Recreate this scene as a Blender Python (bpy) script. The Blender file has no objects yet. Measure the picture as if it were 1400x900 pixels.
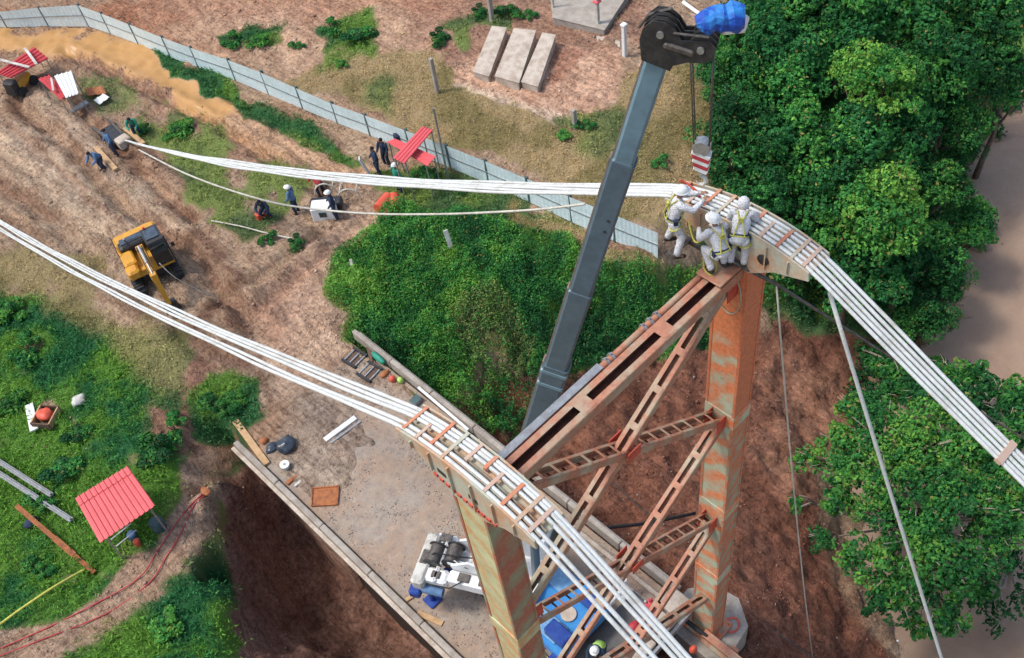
import bpy, math, random
import numpy as np
from mathutils import Vector, Matrix, noise as mnoise
rad = math.radians
random.seed(7); rng = np.random.default_rng(11)
S = bpy.context.scene
COL = S.collection
# ------------------------------------------------------------------ camera
CR = np.array([[0.7012, 0.5970, -0.3890], [-0.7046, 0.4980, -0.5060], [-0.1087, 0.6290, 0.7700]])
CR = np.array([[0.701, 0.597, -0.389], [-0.705, 0.498, -0.506], [-0.109, 0.629, 0.770]])
u_, s_, v_ = np.linalg.svd(CR); CR = u_ @ v_
FPX, HC = 1410.25, 33.05
cam = bpy.data.cameras.new('camera'); camo = bpy.data.objects.new('camera', cam); COL.objects.link(camo)
cam.sensor_width = 36; cam.lens = 36 * FPX / 1400; cam.clip_start = .5; cam.clip_end = 6000
camo.matrix_world = Matrix.Translation((0, 0, HC)) @ Matrix([[*CR[i]] for i in range(3)]).to_4x4()
S.camera = camo
# ------------------------------------------------------------------ sky and sun
SUN_EL, SUN_AZ = 60, 140      # azimuth measured from +X towards +Y
w = bpy.data.worlds.new('World'); S.world = w; w.use_nodes = True
nt = w.node_tree; bg = nt.nodes['Background']
sk = nt.nodes.new('ShaderNodeTexSky'); sk.sky_type = 'NISHITA'; sk.sun_disc = False
sk.sun_elevation = rad(SUN_EL); sk.sun_rotation = rad(90 - SUN_AZ); sk.dust_density = 3; sk.air_density = 1.2
nt.links.new(sk.outputs[0], bg.inputs[0]); bg.inputs[1].default_value = .15
sun = bpy.data.lights.new('sun', 'SUN'); sun.energy = 1.8; sun.angle = rad(9); sun.color = (1, .96, .9)
suno = bpy.data.objects.new('sun', sun); COL.objects.link(suno)
sd = Vector((math.cos(rad(SUN_EL)) * math.cos(rad(SUN_AZ)), math.cos(rad(SUN_EL)) * math.sin(rad(SUN_AZ)), math.sin(rad(SUN_EL))))
suno.rotation_euler = sd.to_track_quat('Z', 'Y').to_euler(); suno.location = (0, 0, 60)
S.view_settings.view_transform = 'Standard'; S.view_settings.look = 'None'
S.view_settings.exposure = .5; S.view_settings.gamma = 1

# ------------------------------------------------------------------ pixel <-> world helpers
def P(px, py, z=None, X=None, Y=None):
    d = CR @ np.array([px - 700, -(py - 450), -FPX])
    t = (z - HC) / d[2] if z is not None else (X / d[0] if X is not None else Y / d[1])
    return Vector((d[0] * t, d[1] * t, HC + d[2] * t))
def toPix(X, Y, Z):
    v = np.stack([X, Y, Z - HC], -1) @ CR
    return 700 + FPX * v[..., 0] / -v[..., 2], 450 - FPX * v[..., 1] / -v[..., 2]
_tab = np.random.default_rng(3).random((256, 256))
def vnoise(x, y):
    xi = np.floor(x).astype(int); yi = np.floor(y).astype(int); fx = x - xi; fy = y - yi
    fx = fx * fx * (3 - 2 * fx); fy = fy * fy * (3 - 2 * fy)
    a = _tab[xi % 256, yi % 256]; b = _tab[(xi + 1) % 256, yi % 256]; c = _tab[xi % 256, (yi + 1) % 256]; d = _tab[(xi + 1) % 256, (yi + 1) % 256]
    return (a * (1 - fx) + b * fx) * (1 - fy) + (c * (1 - fx) + d * fx) * fy
def fbm(x, y, o=4):
    s = 0; a = .5
    for i in range(o):
        s = s + a * vnoise(x * 2 ** i + 17.3 * i, y * 2 ** i + 5.1 * i); a *= .5
    return s / (1 - .5 ** o)
def sstep(a, b, x):
    t = np.clip((x - a) / (b - a), 0, 1); return t * t * (3 - 2 * t)
def polydist(px, py, poly):
    """signed distance to polygon, negative inside"""
    n = len(poly); d = np.full(px.shape, 1e9); ins = np.zeros(px.shape, bool)
    for i in range(n):
        x1, y1 = poly[i]; x2, y2 = poly[(i + 1) % n]
        ex, ey = x2 - x1, y2 - y1
        t = np.clip(((px - x1) * ex + (py - y1) * ey) / (ex * ex + ey * ey + 1e-9), 0, 1)
        d = np.minimum(d, np.hypot(px - x1 - t * ex, py - y1 - t * ey))
        c = ((y1 > py) != (y2 > py)) & (px < (x2 - x1) * (py - y1) / (y2 - y1 + 1e-12) + x1)
        ins ^= c
    return np.where(ins, -d, d)
def linedist(px, py, pts):
    d = np.full(px.shape, 1e9)
    for (x1, y1), (x2, y2) in zip(pts[:-1], pts[1:]):
        ex, ey = x2 - x1, y2 - y1
        t = np.clip(((px - x1) * ex + (py - y1) * ey) / (ex * ex + ey * ey + 1e-9), 0, 1)
        d = np.minimum(d, np.hypot(px - x1 - t * ex, py - y1 - t * ey))
    return d

# ------------------------------------------------------------------ materials
def newmat(name):
    m = bpy.data.materials.new(name); m.use_nodes = True
    return m, m.node_tree, m.node_tree.nodes['Principled BSDF']
def N(nt, t, **k):
    n = nt.nodes.new(t)
    for a, b in k.items(): setattr(n, a, b)
    return n
def mixc(nt, fac, a, b, bt='MIX'):
    n = N(nt, 'ShaderNodeMix', data_type='RGBA', blend_type=bt)
    for i, v in ((0, fac), (6, a), (7, b)):
        if isinstance(v, (int, float)): n.inputs[i].default_value = v
        elif isinstance(v, tuple): n.inputs[i].default_value = (*v, 1)
        else: nt.links.new(v, n.inputs[i])
    return n.outputs[2]
def noise(nt, scale, detail=5, rough=.6, coord='Object', vec=None, dist=0):
    n = N(nt, 'ShaderNodeTexNoise'); n.inputs['Scale'].default_value = scale; n.inputs['Detail'].default_value = detail
    n.inputs['Roughness'].default_value = rough; n.inputs['Distortion'].default_value = dist
    if vec is None:
        tc = N(nt, 'ShaderNodeTexCoord'); vec = tc.outputs[coord]
    nt.links.new(vec, n.inputs['Vector']); return n.outputs[0]
def ramp(nt, v, a, b):
    n = N(nt, 'ShaderNodeMapRange'); n.inputs[1].default_value = a; n.inputs[2].default_value = b
    n.clamp = True; nt.links.new(v, n.inputs[0]); return n.outputs[0]
def bump(nt, p, h, strength=.3, dist=.02):
    b = N(nt, 'ShaderNodeBump'); b.inputs['Strength'].default_value = strength; b.inputs['Distance'].default_value = dist
    nt.links.new(h, b.inputs['Height']); nt.links.new(b.outputs[0], p.inputs['Normal'])
def mat(name, c, c2=None, rough=.6, metal=0, scale=6, amt=(.4, .65), bs=.25, bd=.01, spec=.4):
    m, nt, p = newmat(name)
    if c2 is None: c2 = tuple(x * .7 for x in c)
    n1 = noise(nt, scale, 6, .65); n2 = noise(nt, scale * 7, 3, .6)
    col = mixc(nt, ramp(nt, n1, *amt), c, c2)
    col = mixc(nt, ramp(nt, n2, .35, .75), col, mixc(nt, 1.0, col, (.82, .8, .78), 'MULTIPLY'))
    nt.links.new(col, p.inputs['Base Color']); p.inputs['Roughness'].default_value = rough; p.inputs['Metallic'].default_value = metal
    p.inputs['Specular IOR Level'].default_value = spec
    bump(nt, p, n2, bs, bd)
    return m
def paint_mat(name, base, over, stripe_rot, dens=.5, over2=None, top=None, wscale=2.2, dark=(.12, .075, .05)):
    """weathered tower paint: pale finish broken by slanting bands of primer"""
    m, nt, p = newmat(name); tc = N(nt, 'ShaderNodeTexCoord')
    mp = N(nt, 'ShaderNodeMapping'); mp.inputs['Rotation'].default_value = stripe_rot; nt.links.new(tc.outputs['Object'], mp.inputs[0])
    wv = N(nt, 'ShaderNodeTexWave', bands_direction='Z'); wv.inputs['Scale'].default_value = wscale * .3; wv.inputs['Distortion'].default_value = 9
    wv.inputs['Detail'].default_value = 4; wv.inputs['Detail Scale'].default_value = 1.3; wv.inputs['Detail Roughness'].default_value = .65
    nt.links.new(mp.outputs[0], wv.inputs[0])
    n1 = noise(nt, 1.2, 8, .72, vec=mp.outputs[0]); n2 = noise(nt, 9, 6, .7)
    wm = N(nt, 'ShaderNodeMath', operation='MULTIPLY'); nt.links.new(wv.outputs[1], wm.inputs[0]); wm.inputs[1].default_value = .6
    f = N(nt, 'ShaderNodeMath', operation='MULTIPLY_ADD'); nt.links.new(n1, f.inputs[0]); f.inputs[1].default_value = 2.1; nt.links.new(wm.outputs[0], f.inputs[2])
    f2 = N(nt, 'ShaderNodeMath', operation='MULTIPLY_ADD'); nt.links.new(n2, f2.inputs[0]); f2.inputs[1].default_value = .35; nt.links.new(f.outputs[0], f2.inputs[2])
    src = f2.outputs[0]
    if top:
        sx = N(nt, 'ShaderNodeSeparateXYZ'); nt.links.new(tc.outputs['Object'], sx.inputs[0])
        t = ramp(nt, sx.outputs[2], top[0], top[1])
        a = N(nt, 'ShaderNodeMath', operation='MULTIPLY_ADD'); nt.links.new(t, a.inputs[0]); a.inputs[1].default_value = 1.; nt.links.new(src, a.inputs[2]); src = a.outputs[0]
    th = 1.97 - dens
    fac = ramp(nt, src, th - .34, th + .34)
    c1 = mixc(nt, ramp(nt, n1, .35, .65), base, tuple(x * .72 for x in base))
    c2 = mixc(nt, ramp(nt, n2, .4, .6), over, over2 or tuple(x * .75 for x in over))
    col = mixc(nt, fac, c1, c2)
    n3 = noise(nt, 3.1, 8, .75)
    col = mixc(nt, ramp(nt, n3, .6, .74), col, dark)
    nt.links.new(col, p.inputs['Base Color']); p.inputs['Roughness'].default_value = .62
    bump(nt, p, n2, .3, .006)
    return m
M = {}
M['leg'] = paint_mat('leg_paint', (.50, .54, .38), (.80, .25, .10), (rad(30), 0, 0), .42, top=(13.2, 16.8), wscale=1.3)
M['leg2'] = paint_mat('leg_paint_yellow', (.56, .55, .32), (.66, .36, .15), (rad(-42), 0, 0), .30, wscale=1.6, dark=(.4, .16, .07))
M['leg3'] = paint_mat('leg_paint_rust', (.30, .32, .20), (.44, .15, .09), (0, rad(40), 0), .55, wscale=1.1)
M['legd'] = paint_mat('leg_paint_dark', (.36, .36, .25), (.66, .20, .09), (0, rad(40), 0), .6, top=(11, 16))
M['brace'] = paint_mat('brace_paint', (.42, .37, .26), (.46, .20, .12), (rad(35), rad(35), 0), .62, wscale=1.2, dark=(.24, .12, .08))
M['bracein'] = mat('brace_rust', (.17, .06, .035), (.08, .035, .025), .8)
M['saddle'] = mat('saddle_grey_green', (.46, .47, .38), (.55, .30, .17), .6, scale=1.8, amt=(.42, .66))
M['primer'] = mat('orange_primer', (.62, .20, .10), (.5, .28, .18), .65, scale=8)
M['fadedprimer'] = mat('faded_salmon_primer', (.58, .36, .27), (.48, .42, .34), .65, scale=8)
M['redprimer'] = mat('red_primer', (.62, .10, .06), None, .6)
M['rope'] = mat('white_sheathed_rope', (.62, .65, .64), (.40, .39, .35), .55, scale=2.2, amt=(.48, .8), bs=.25)
M['ropeg'] = mat('weathered_rope', (.60, .58, .50), (.42, .4, .34), .7, scale=3)
M['wire'] = mat('steel_wire', (.16, .145, .13), (.08, .07, .065), .5, .5, scale=9)
M['steel'] = mat('galvanised_steel', (.42, .44, .45), (.3, .3, .3), .4, .6)
M['black'] = mat('black_metal', (.022, .022, .025), (.05, .05, .05), .45)
M['rubber'] = mat('black_rubber', (.02, .02, .022), (.035, .033, .03), .8)
M['boom'] = mat('boom_blue_grey', (.10, .15, .185), (.075, .115, .145), .38, scale=.8, bs=.05)
M['boomtip'] = mat('boom_pale_blue_grey', (.16, .27, .33), (.12, .20, .25), .4, scale=.9, bs=.05)
M['boomedge'] = mat('boom_edge_tan', (.30, .24, .20), (.2, .15, .12), .6)
M['blue'] = mat('blue_crane_paint', (.03, .21, .55), (.05, .28, .60), .4, scale=1.2, amt=(.35, .7), bs=.08)
M['blued'] = mat('dark_blue_paint', (.012, .04, .24), (.02, .07, .3), .4, bs=.08)
M['bluel'] = mat('dusty_blue_paint', (.18, .36, .55), (.10, .26, .5), .5)
M['white'] = mat('white_paint', (.78, .80, .80), (.6, .6, .57), .4, scale=2.5, amt=(.5, .8), bs=.08)
M['dirtywhite'] = mat('dirty_white_paint', (.6, .6, .56), (.36, .33, .28), .6, scale=3)
M['glass'] = mat('dark_glass', (.02, .045, .045), (.03, .06, .06), .12, bs=0, spec=.8)
M['teal'] = mat('teal_glass', (.03, .12, .11), (.02, .07, .07), .2, bs=0, spec=.7)
M['fence'] = mat('fence_sheet', (.74, .88, .90), (.64, .78, .80), .5, scale=.8, bs=.1)
M['post'] = mat('fence_post_teal', (.07, .13, .13), (.05, .08, .08), .6)
M['concrete'] = mat('concrete', (.40, .36, .31), (.28, .24, .20), .9, scale=1.5, bs=.5, bd=.02)
M['palecon'] = mat('pale_concrete', (.55, .48, .40), (.36, .29, .23), .9, scale=2, bs=.5, bd=.02)
M['wood'] = mat('pale_timber', (.55, .36, .19), (.42, .26, .13), .8, scale=4)
M['wooddk'] = mat('dark_timber', (.15, .09, .06), (.08, .05, .04), .85)
M['redroof'] = mat('red_roof_sheet', (.72, .11, .12), (.60, .09, .10), .5, scale=1.2, bs=.1)
M['redtarp'] = mat('red_tarpaulin', (.55, .05, .06), (.40, .04, .05), .6)
M['orange'] = mat('orange_plastic', (.72, .11, .06), (.55, .09, .05), .5)
M['yellow'] = mat('yellow_machine', (.68, .34, .035), (.55, .27, .05), .45, scale=3, bs=.1)
M['green'] = mat('green_plastic', (.02, .30, .20), (.03, .2, .14), .5)
M['navy'] = mat('navy_cloth', (.03, .05, .10), (.02, .03, .05), .9)
M['bluecloth'] = mat('blue_cloth', (.12, .22, .38), (.08, .15, .28), .9)
M['coverall'] = mat('white_coverall', (.78, .79, .83), (.48, .47, .46), .85, scale=4, amt=(.5, .85), bs=1., bd=.05)
M['skin'] = mat('skin', (.36, .19, .12), (.30, .15, .09), .6, bs=.1)
M['harness'] = mat('yellow_webbing', (.62, .58, .10), (.4, .38, .1), .7)
M['hair'] = mat('dark_hair', (.015, .01, .01), None, .8)
M['boot'] = mat('boot_leather', (.03, .026, .024), (.06, .05, .04), .7)
M['bark'] = mat('bark', (.20, .15, .11), (.11, .08, .06), .9, scale=5, bs=.6, bd=.03)
M['palebark'] = mat('pale_branch', (.42, .36, .30), (.28, .23, .18), .9, scale=6)
M['stone'] = mat('pale_stone', (.55, .5, .44), (.4, .35, .3), .9, scale=5, bs=.5)
M['rust'] = mat('rusty_plate', (.42, .15, .05), (.22, .08, .04), .8, scale=5)
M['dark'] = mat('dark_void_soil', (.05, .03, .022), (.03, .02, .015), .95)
M['hiviz'] = mat('hi_vis_vest', (.45, .72, .15), (.3, .5, .1), .7)
M['panel'] = mat('grey_steel_deck', (.10, .10, .10), (.14, .13, .12), .5, scale=2)
def leaf_mat():
    m, nt, p = newmat('leaves'); a = N(nt, 'ShaderNodeAttribute', attribute_name='leafcol')
    oi = N(nt, 'ShaderNodeObjectInfo'); hs = N(nt, 'ShaderNodeHueSaturation')
    nt.links.new(a.outputs[0], hs.inputs['Color'])
    v = N(nt, 'ShaderNodeMapRange'); v.inputs[3].default_value = .78; v.inputs[4].default_value = 1.25; nt.links.new(oi.outputs['Random'], v.inputs[0]); nt.links.new(v.outputs[0], hs.inputs['Value'])
    p.inputs['Roughness'].default_value = .7; p.inputs['Specular IOR Level'].default_value = .15
    nt.links.new(hs.outputs[0], p.inputs['Base Color'])
    tr = N(nt, 'ShaderNodeBsdfTranslucent'); nt.links.new(hs.outputs[0], tr.inputs[0])
    mx = N(nt, 'ShaderNodeMixShader'); mx.inputs[0].default_value = .25
    nt.links.new(p.outputs[0], mx.inputs[1]); nt.links.new(tr.outputs[0], mx.inputs[2])
    nt.links.new(mx.outputs[0], nt.nodes['Material Output'].inputs[0]); return m
M['leaf'] = leaf_mat()

# ------------------------------------------------------------------ object helpers
def link(name, me, parent=None, m=None, smooth=False):
    o = bpy.data.objects.new(name, me); COL.objects.link(o)
    if parent is not None: o.parent = parent
    if m is not None:
        for mm in (m if isinstance(m, (list, tuple)) else [m]): me.materials.append(M[mm] if isinstance(mm, str) else mm)
    if smooth: me.polygons.foreach_set('use_smooth', [True] * len(me.polygons))
    return o
def tag(o, label=None, cat=None, group=None, kind=None):
    if label: o['label'] = label
    if cat: o['category'] = cat
    if group: o['group'] = group
    if kind: o['kind'] = kind
    return o
def thing(name, loc, label, cat, group=None, rz=0):
    o = bpy.data.objects.new(name, None); COL.objects.link(o); o.empty_display_size = .2
    o.location = loc; o.rotation_euler = (0, 0, rz); return tag(o, label, cat, group)
def copy_tree(o, parent=None):
    c = o.copy(); COL.objects.link(c); c.parent = parent
    for ch in list(o.children): copy_tree(ch, c)
    return c
class MB:
    def __init__(s): s.v = []; s.f = []; s.mi = []; s.cur = 0
    def add(s, vs, fs):
        b = len(s.v); s.v += [tuple(v) for v in vs]; s.f += [tuple(i + b for i in f) for f in fs]; s.mi += [s.cur] * len(fs)
    def box(s, c, size, rot=None):
        hx, hy, hz = size[0] / 2, size[1] / 2, size[2] / 2; c = Vector(c)
        vs = [Vector((x, y, z)) for x in (-hx, hx) for y in (-hy, hy) for z in (-hz, hz)]
        if rot is not None: vs = [rot @ v for v in vs]
        s.add([v + c for v in vs], [(0, 1, 3, 2), (4, 6, 7, 5), (0, 4, 5, 1), (2, 3, 7, 6), (0, 2, 6, 4), (1, 5, 7, 3)])
    def bbox(s, c, size, rot=None, b=.03):
        """box with chamfered vertical and horizontal edges"""
        hx, hy, hz = size[0] / 2, size[1] / 2, size[2] / 2; c = Vector(c); vs = []
        b = min(b, hx * .6, hy * .6, hz * .6)
        for (z, i) in ((-hz, b), (-hz + b, 0), (hz - b, 0), (hz, b)):
            x, y = hx - i, hy - i
            for (a, d) in ((-x + b, -y), (x - b, -y), (x, -y + b), (x, y - b), (x - b, y), (-x + b, y), (-x, y - b), (-x, -y + b)): vs.append(Vector((a, d, z)))
        if rot is not None: vs = [rot @ v for v in vs]
        fs = [tuple(range(7, -1, -1)), tuple(range(24, 32))]
        for k in range(3):
            for i in range(8): fs.append((k * 8 + i, k * 8 + (i + 1) % 8, k * 8 + 8 + (i + 1) % 8, k * 8 + 8 + i))
        s.add([v + c for v in vs], fs)
    def beam(s, a, b, w, h, up=(0, 0, 1), bev=0, w2=None, h2=None):
        a = Vector(a); b = Vector(b); d = (b - a).normalized(); up = Vector(up)
        x = d.cross(up); x = x.normalized() if x.length > 1e-4 else Vector((1, 0, 0)); u = x.cross(d).normalized()
        w2 = w2 or w; h2 = h2 or h
        vs = [a - x * w / 2 - u * h / 2, a + x * w / 2 - u * h / 2, a + x * w / 2 + u * h / 2, a - x * w / 2 + u * h / 2,
              b - x * w2 / 2 - u * h2 / 2, b + x * w2 / 2 - u * h2 / 2, b + x * w2 / 2 + u * h2 / 2, b - x * w2 / 2 + u * h2 / 2]
        s.add(vs, [(0, 3, 2, 1), (4, 5, 6, 7), (0, 1, 5, 4), (1, 2, 6, 5), (2, 3, 7, 6), (3, 0, 4, 7)])
    def tube(s, pts, r, n=8, cap=True):
        pts = [Vector(p) for p in pts]; rs = r if isinstance(r, (list, tuple)) else [r] * len(pts)
        vs = []; ref = None
        for i, p in enumerate(pts):
            d = (pts[min(i + 1, len(pts) - 1)] - pts[max(i - 1, 0)]).normalized()
            if ref is None: ref = Vector((0, 0, 1)) if abs(d.z) < .9 else Vector((1, 0, 0))
            x = d.cross(ref).normalized(); y = x.cross(d).normalized(); ref = y
            for k in range(n):
                a = 2 * math.pi * k / n; vs.append(p + (x * math.cos(a) + y * math.sin(a)) * rs[i])
        fs = []
        for i in range(len(pts) - 1):
            for k in range(n): fs.append((i * n + k, i * n + (k + 1) % n, (i + 1) * n + (k + 1) % n, (i + 1) * n + k))
        if cap: fs.append(tuple(range(n - 1, -1, -1))); fs.append(tuple((len(pts) - 1) * n + k for k in range(n)))
        s.add(vs, fs)
    def prism(s, poly, axis, a, b):
        """poly: 2-D outline in the two other axes, extruded from a to b along axis"""
        def mk(u, v, t): return {'x': (t, u, v), 'y': (u, t, v), 'z': (u, v, t)}[axis]
        n = len(poly); vs = [mk(u, v, a) for u, v in poly] + [mk(u, v, b) for u, v in poly]
        s.add(vs, [tuple(range(n - 1, -1, -1)), tuple(range(n, 2 * n))] + [(i, (i + 1) % n, (i + 1) % n + n, i + n) for i in range(n)])
    def ball(s, c, r, n=10, m=6, rot=None, half=False):
        r = r if isinstance(r, (tuple, list)) else (r, r, r); vs = []; fs = []; c = Vector(c)
        for j in range(m + 1):
            th = (math.pi / (2 if half else 1)) * j / m
            for i in range(n):
                ph = 2 * math.pi * i / n; v = Vector((r[0] * math.sin(th) * math.cos(ph), r[1] * math.sin(th) * math.sin(ph), r[2] * math.cos(th)))
                if rot is not None: v = rot @ v
                vs.append(c + v)
        for j in range(m):
            for i in range(n): fs.append((j * n + i, (j + 1) * n + i, (j + 1) * n + (i + 1) % n, j * n + (i + 1) % n))
        s.add(vs, fs)
    def mesh(s, name='m'):
        me = bpy.data.meshes.new(name); me.from_pydata(s.v, [], s.f)
        if any(s.mi): me.polygons.foreach_set('material_index', s.mi)
        me.update(); return me
    def build(s, name, m, parent=None, smooth=False):
        o = link(name, s.mesh(name), parent, m, smooth)
        return o
def autosmooth(o, ang=35):
    me = o.data; me.polygons.foreach_set('use_smooth', [True] * len(me.polygons))
    try: me.set_sharp_from_angle(angle=rad(ang))
    except Exception: pass
    return o
def rebase(o, p):
    """put the origin of a one-mesh thing at p"""
    p = Vector(p); o.data.transform(Matrix.Translation(-p)); o.location = p; return o
def R2(a): return Matrix.Rotation(a, 3, 'Z')

# ------------------------------------------------------------------ terrain height field
ctl = [  # (photo px, photo py, height)
 (0,0,0),(200,0,0),(400,0,.2),(650,0,.5),(850,0,.6),(960,0,.4),(0,100,0),(150,130,0),(300,130,0),(300,250,0),(100,300,0),(0,420,0),(0,600,0),(0,900,.2),
 (150,500,0),(100,700,0),(100,860,0),(250,600,0),(200,400,0),(320,480,0),(440,440,0),(440,300,0),(560,300,0),(620,330,-.2),(600,240,0),(700,240,0),(800,290,0),
 (900,352,0),(520,150,.1),(640,150,.4),(720,100,.5),(840,120,.5),(800,220,.2),(900,200,.1),(950,120,.2),(940,250,-.2),(960,330,-.8),
 (480,420,-.1),(560,420,-.7),(600,500,-2),(640,560,-3),(700,400,-1.2),(760,480,-3),(820,400,-2),(900,430,-3.2),(700,560,-4),(960,430,-4),
 (760,620,-5),(860,560,-5),(900,660,-5.2),(830,700,-5),(1040,520,-6),(1060,650,-6),(1060,780,-5),(1030,860,-3.8),(950,880,-2.6),(960,780,-3.2),
 (1110,560,-7.4),(1130,680,-7.6),(1130,800,-7),(1160,890,-7.5),(1190,640,-9),(1215,870,-8.9),(1200,760,-8.9),
 (1010,100,-.3),(1020,200,-1.2),(1050,300,-3),(1100,60,-1.5),(1130,180,-3),(1150,300,-5),(1130,400,-6.2),(1220,60,-4),(1240,180,-6),(1250,300,-7.6),(1230,400,-8.2),(1220,470,-8.8),
 (1330,60,-7),(1330,160,-8.3),(1300,480,-9.3),(1290,420,-8.7),(1345,330,-9),(1400,160,-9.1),(1310,240,-8.4),
 (1400,300,-11),(1400,420,-11),(1350,500,-10.6),(1400,560,-11),(1300,560,-9.9),(1250,620,-9.9),(1400,700,-11),(1300,700,-10.5),(1240,760,-9.8),(1270,890,-10.6),(1400,890,-11),
 (325,665,-2.2),(340,760,-5),(330,860,-5.4),(400,740,-5.6),(420,860,-6.2),(520,880,-6.4),(480,780,-6),(590,900,-6.4),
 (300,650,-.2),(290,730,-.2),(285,800,-.3),(295,880,-.4),(250,880,0),(270,690,0),
]
cx = []; cz = []
for a, b, z in ctl:
    p = P(a, b, z); cx.append((p.x, p.y)); cz.append(z)
for p, z in (((-30, 60), 0), ((-30, 20), 0), ((-30, -20), 0), ((0, 100), 0), ((40, 100), 0), ((0, 10), 0), ((3, 8), -5), ((0, -5), -1), ((70, 30), -11), ((60, 80), -7), ((60, 60), -9), ((25, -10), -11), ((10, -10), -9), ((15, -30), -11), ((40, -30), -11), ((70, -30), -11), ((8, -1), -7), ((95, 60), -5), ((110, 10), -2)): cx.append(p); cz.append(z)
cx = np.array(cx); cz = np.array(cz, float)
def _U(r2): return np.where(r2 > 1e-9, r2 * np.log(np.maximum(r2, 1e-9)), 0)
NCT = len(cx); K = _U(((cx[:, None] - cx[None]) ** 2).sum(-1)) + np.eye(NCT) * 1.5
A = np.zeros((NCT + 3, NCT + 3)); A[:NCT, :NCT] = K; A[:NCT, NCT] = 1; A[:NCT, NCT + 1:] = cx; A[NCT, :NCT] = 1; A[NCT + 1:, :NCT] = cx.T
sol = np.linalg.solve(A, np.concatenate([cz, [0, 0, 0]]))
def base_h(X, Y):
    X = np.asarray(X, float); Y = np.asarray(Y, float); z = sol[NCT] + sol[NCT + 1] * np.clip(X, -40, 110) + sol[NCT + 2] * np.clip(Y, -40, 110)
    xc = np.clip(X, -40, 110); yc = np.clip(Y, -40, 110)
    for i in range(NCT): z = z + sol[i] * _U((xc - cx[i, 0]) ** 2 + (yc - cx[i, 1]) ** 2)
    return np.clip(z, -11.5, .8)
def toV(pts, z=0): return [tuple(P(a, b, z)[:2]) for a, b in pts]
pit = toV([(318, 640), (300, 690), (296, 760), (318, 830), (315, 905), (330, 980), (560, 1000), (625, 905), (340, 620)], -.3)
ruts = [(toV(l), w, d) for l, w, d in (
 ([(20,140),(110,215),(180,290),(240,330),(300,390),(330,430)], .35, .22), ([(60,115),(150,190),(215,255),(262,300)], .3, .2),
 ([(0,250),(90,320),(160,380),(250,450),(330,520)], .35, .15), ([(265,95),(340,150),(420,190),(500,235)], .3, .16), ([(90,72),(200,125),(300,175),(400,235),(450,270)], .3, .22),
 ([(285,400),(345,440),(370,470),(330,500),(270,470)], .4, .25), ([(300,430),(370,380),(430,330),(480,300)], .3, .15), ([(330,450),(420,380),(500,300)], .3, .15), ([(250,470),(300,500),(340,530)], .5, .3))]
def height(X, Y):
    X = np.asarray(X, float); Y = np.asarray(Y, float)
    z = base_h(X, Y)
    n1 = fbm(X * .35 + 50, Y * .35 + 50, 4) - .5; n2 = fbm(X * 1.6 + 9, Y * 1.6 + 70, 3) - .5; n3 = fbm(X * 4.3 + 9, Y * 4.3 + 20, 2) - .5
    slope = sstep(-.8, -3, z)
    z = z + n1 * (.25 + 1.6 * slope * sstep(-11, -9.2, z)) + n2 * (.30 + .7 * slope) + n3 * (.17 + .34 * slope)
    # the excavation left of the deck has a sharp lip
    d = polydist(X, Y, pit) + (fbm(X * .9, Y * .9, 3) - .5) * 1.2
    z = np.where(Y < 25.5, np.where((X < 6.5), z + (np.maximum(z, -.15 + .2 * n2) - z) * sstep(-.1, .7, d) * sstep(-4.5, -2.5, z + 2.0 * (d > .7)), z), z)
    for l, w_, dp in ruts:
        dd = linedist(X, Y, l) + n2 * .5
        z = z - 1.5 * dp * np.exp(-(dd / w_) ** 2) + .9 * dp * np.exp(-((dd - 2 * w_) / w_) ** 2)
    # under the deck the soil stays low, beyond its end the soil laps over it
    dk = (1 - sstep(6.1, 6.5, np.abs(X - 8.83) + 3.0)) * (1 - sstep(24.0, 25.2, Y + n2 * 1.5))
    z = np.where((dk > 0) & (Y > 8.7), z * (1 - dk) + np.minimum(z, -.9) * dk, z)
    lap = sstep(21.5, 24.3, Y + (fbm(X * .8 + 3, Y * .5 + 3, 3) - .5) * 6) * (np.abs(X - 8.83) < 3.02) * (Y < 33)
    z = np.where(lap > .02, np.where(Y < 25.2, -.05 + .14 * lap + .06 * n2, np.maximum(z, .03 + .1 * n2)), z)
    # footing hollow round the right tower leg
    r = np.hypot(X - 12.9, Y - 8.5); z = np.where(r < 2.2, np.minimum(z, -2.3), z)
    return z
_cache = {}
def H1(x, y): return float(height(np.array([x]), np.array([y]))[0])
def G(px, py, dz=0):
    """point on the terrain seen at photo pixel"""
    z = 0.
    for _ in range(14):
        p = P(px, py, z); z = z * .4 + H1(p.x, p.y) * .6
    p = P(px, py, z); return Vector((p.x, p.y, z + dz))

xs = np.concatenate([[-3000, -900, -300, -120, -60, -35, -20, -14], np.arange(-10, 56.01, .2), [60, 68, 80, 100, 130, 200, 500, 1500, 3000]])
ys = np.concatenate([[-3000, -900, -300, -120, -50, -25, -12, -6], np.arange(-3, 70.01, .2), [74, 80, 92, 120, 200, 500, 1500, 3000]])
GX, GY = np.meshgrid(xs, ys, indexing='ij'); GZ = height(GX, GY)
PX, PY = toPix(GX, GY, GZ)
infront = (np.stack([GX, GY, GZ - HC], -1) @ CR)[..., 2] < -3
PX = np.where(infront, PX, -5000); PY = np.where(infront, PY, -5000)
wx = (fbm(GX * .5 + 3, GY * .5 + 8, 4) - .5) * 60; wy = (fbm(GX * .5 + 93, GY * .5 + 38, 4) - .5) * 60
WX = PX + wx; WY = PY + wy
def zone(poly, feather=12): return 1 - sstep(-feather, feather, polydist(WX, WY, poly))
def strip(pts, w0, feather=8): return 1 - sstep(w0 - feather, w0 + feather, linedist(WX * .6 + PX * .4, WY * .6 + PY * .4, pts))
soil = np.zeros(GX.shape + (3,)); soil[:] = (.40, .30, .225)
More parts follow.
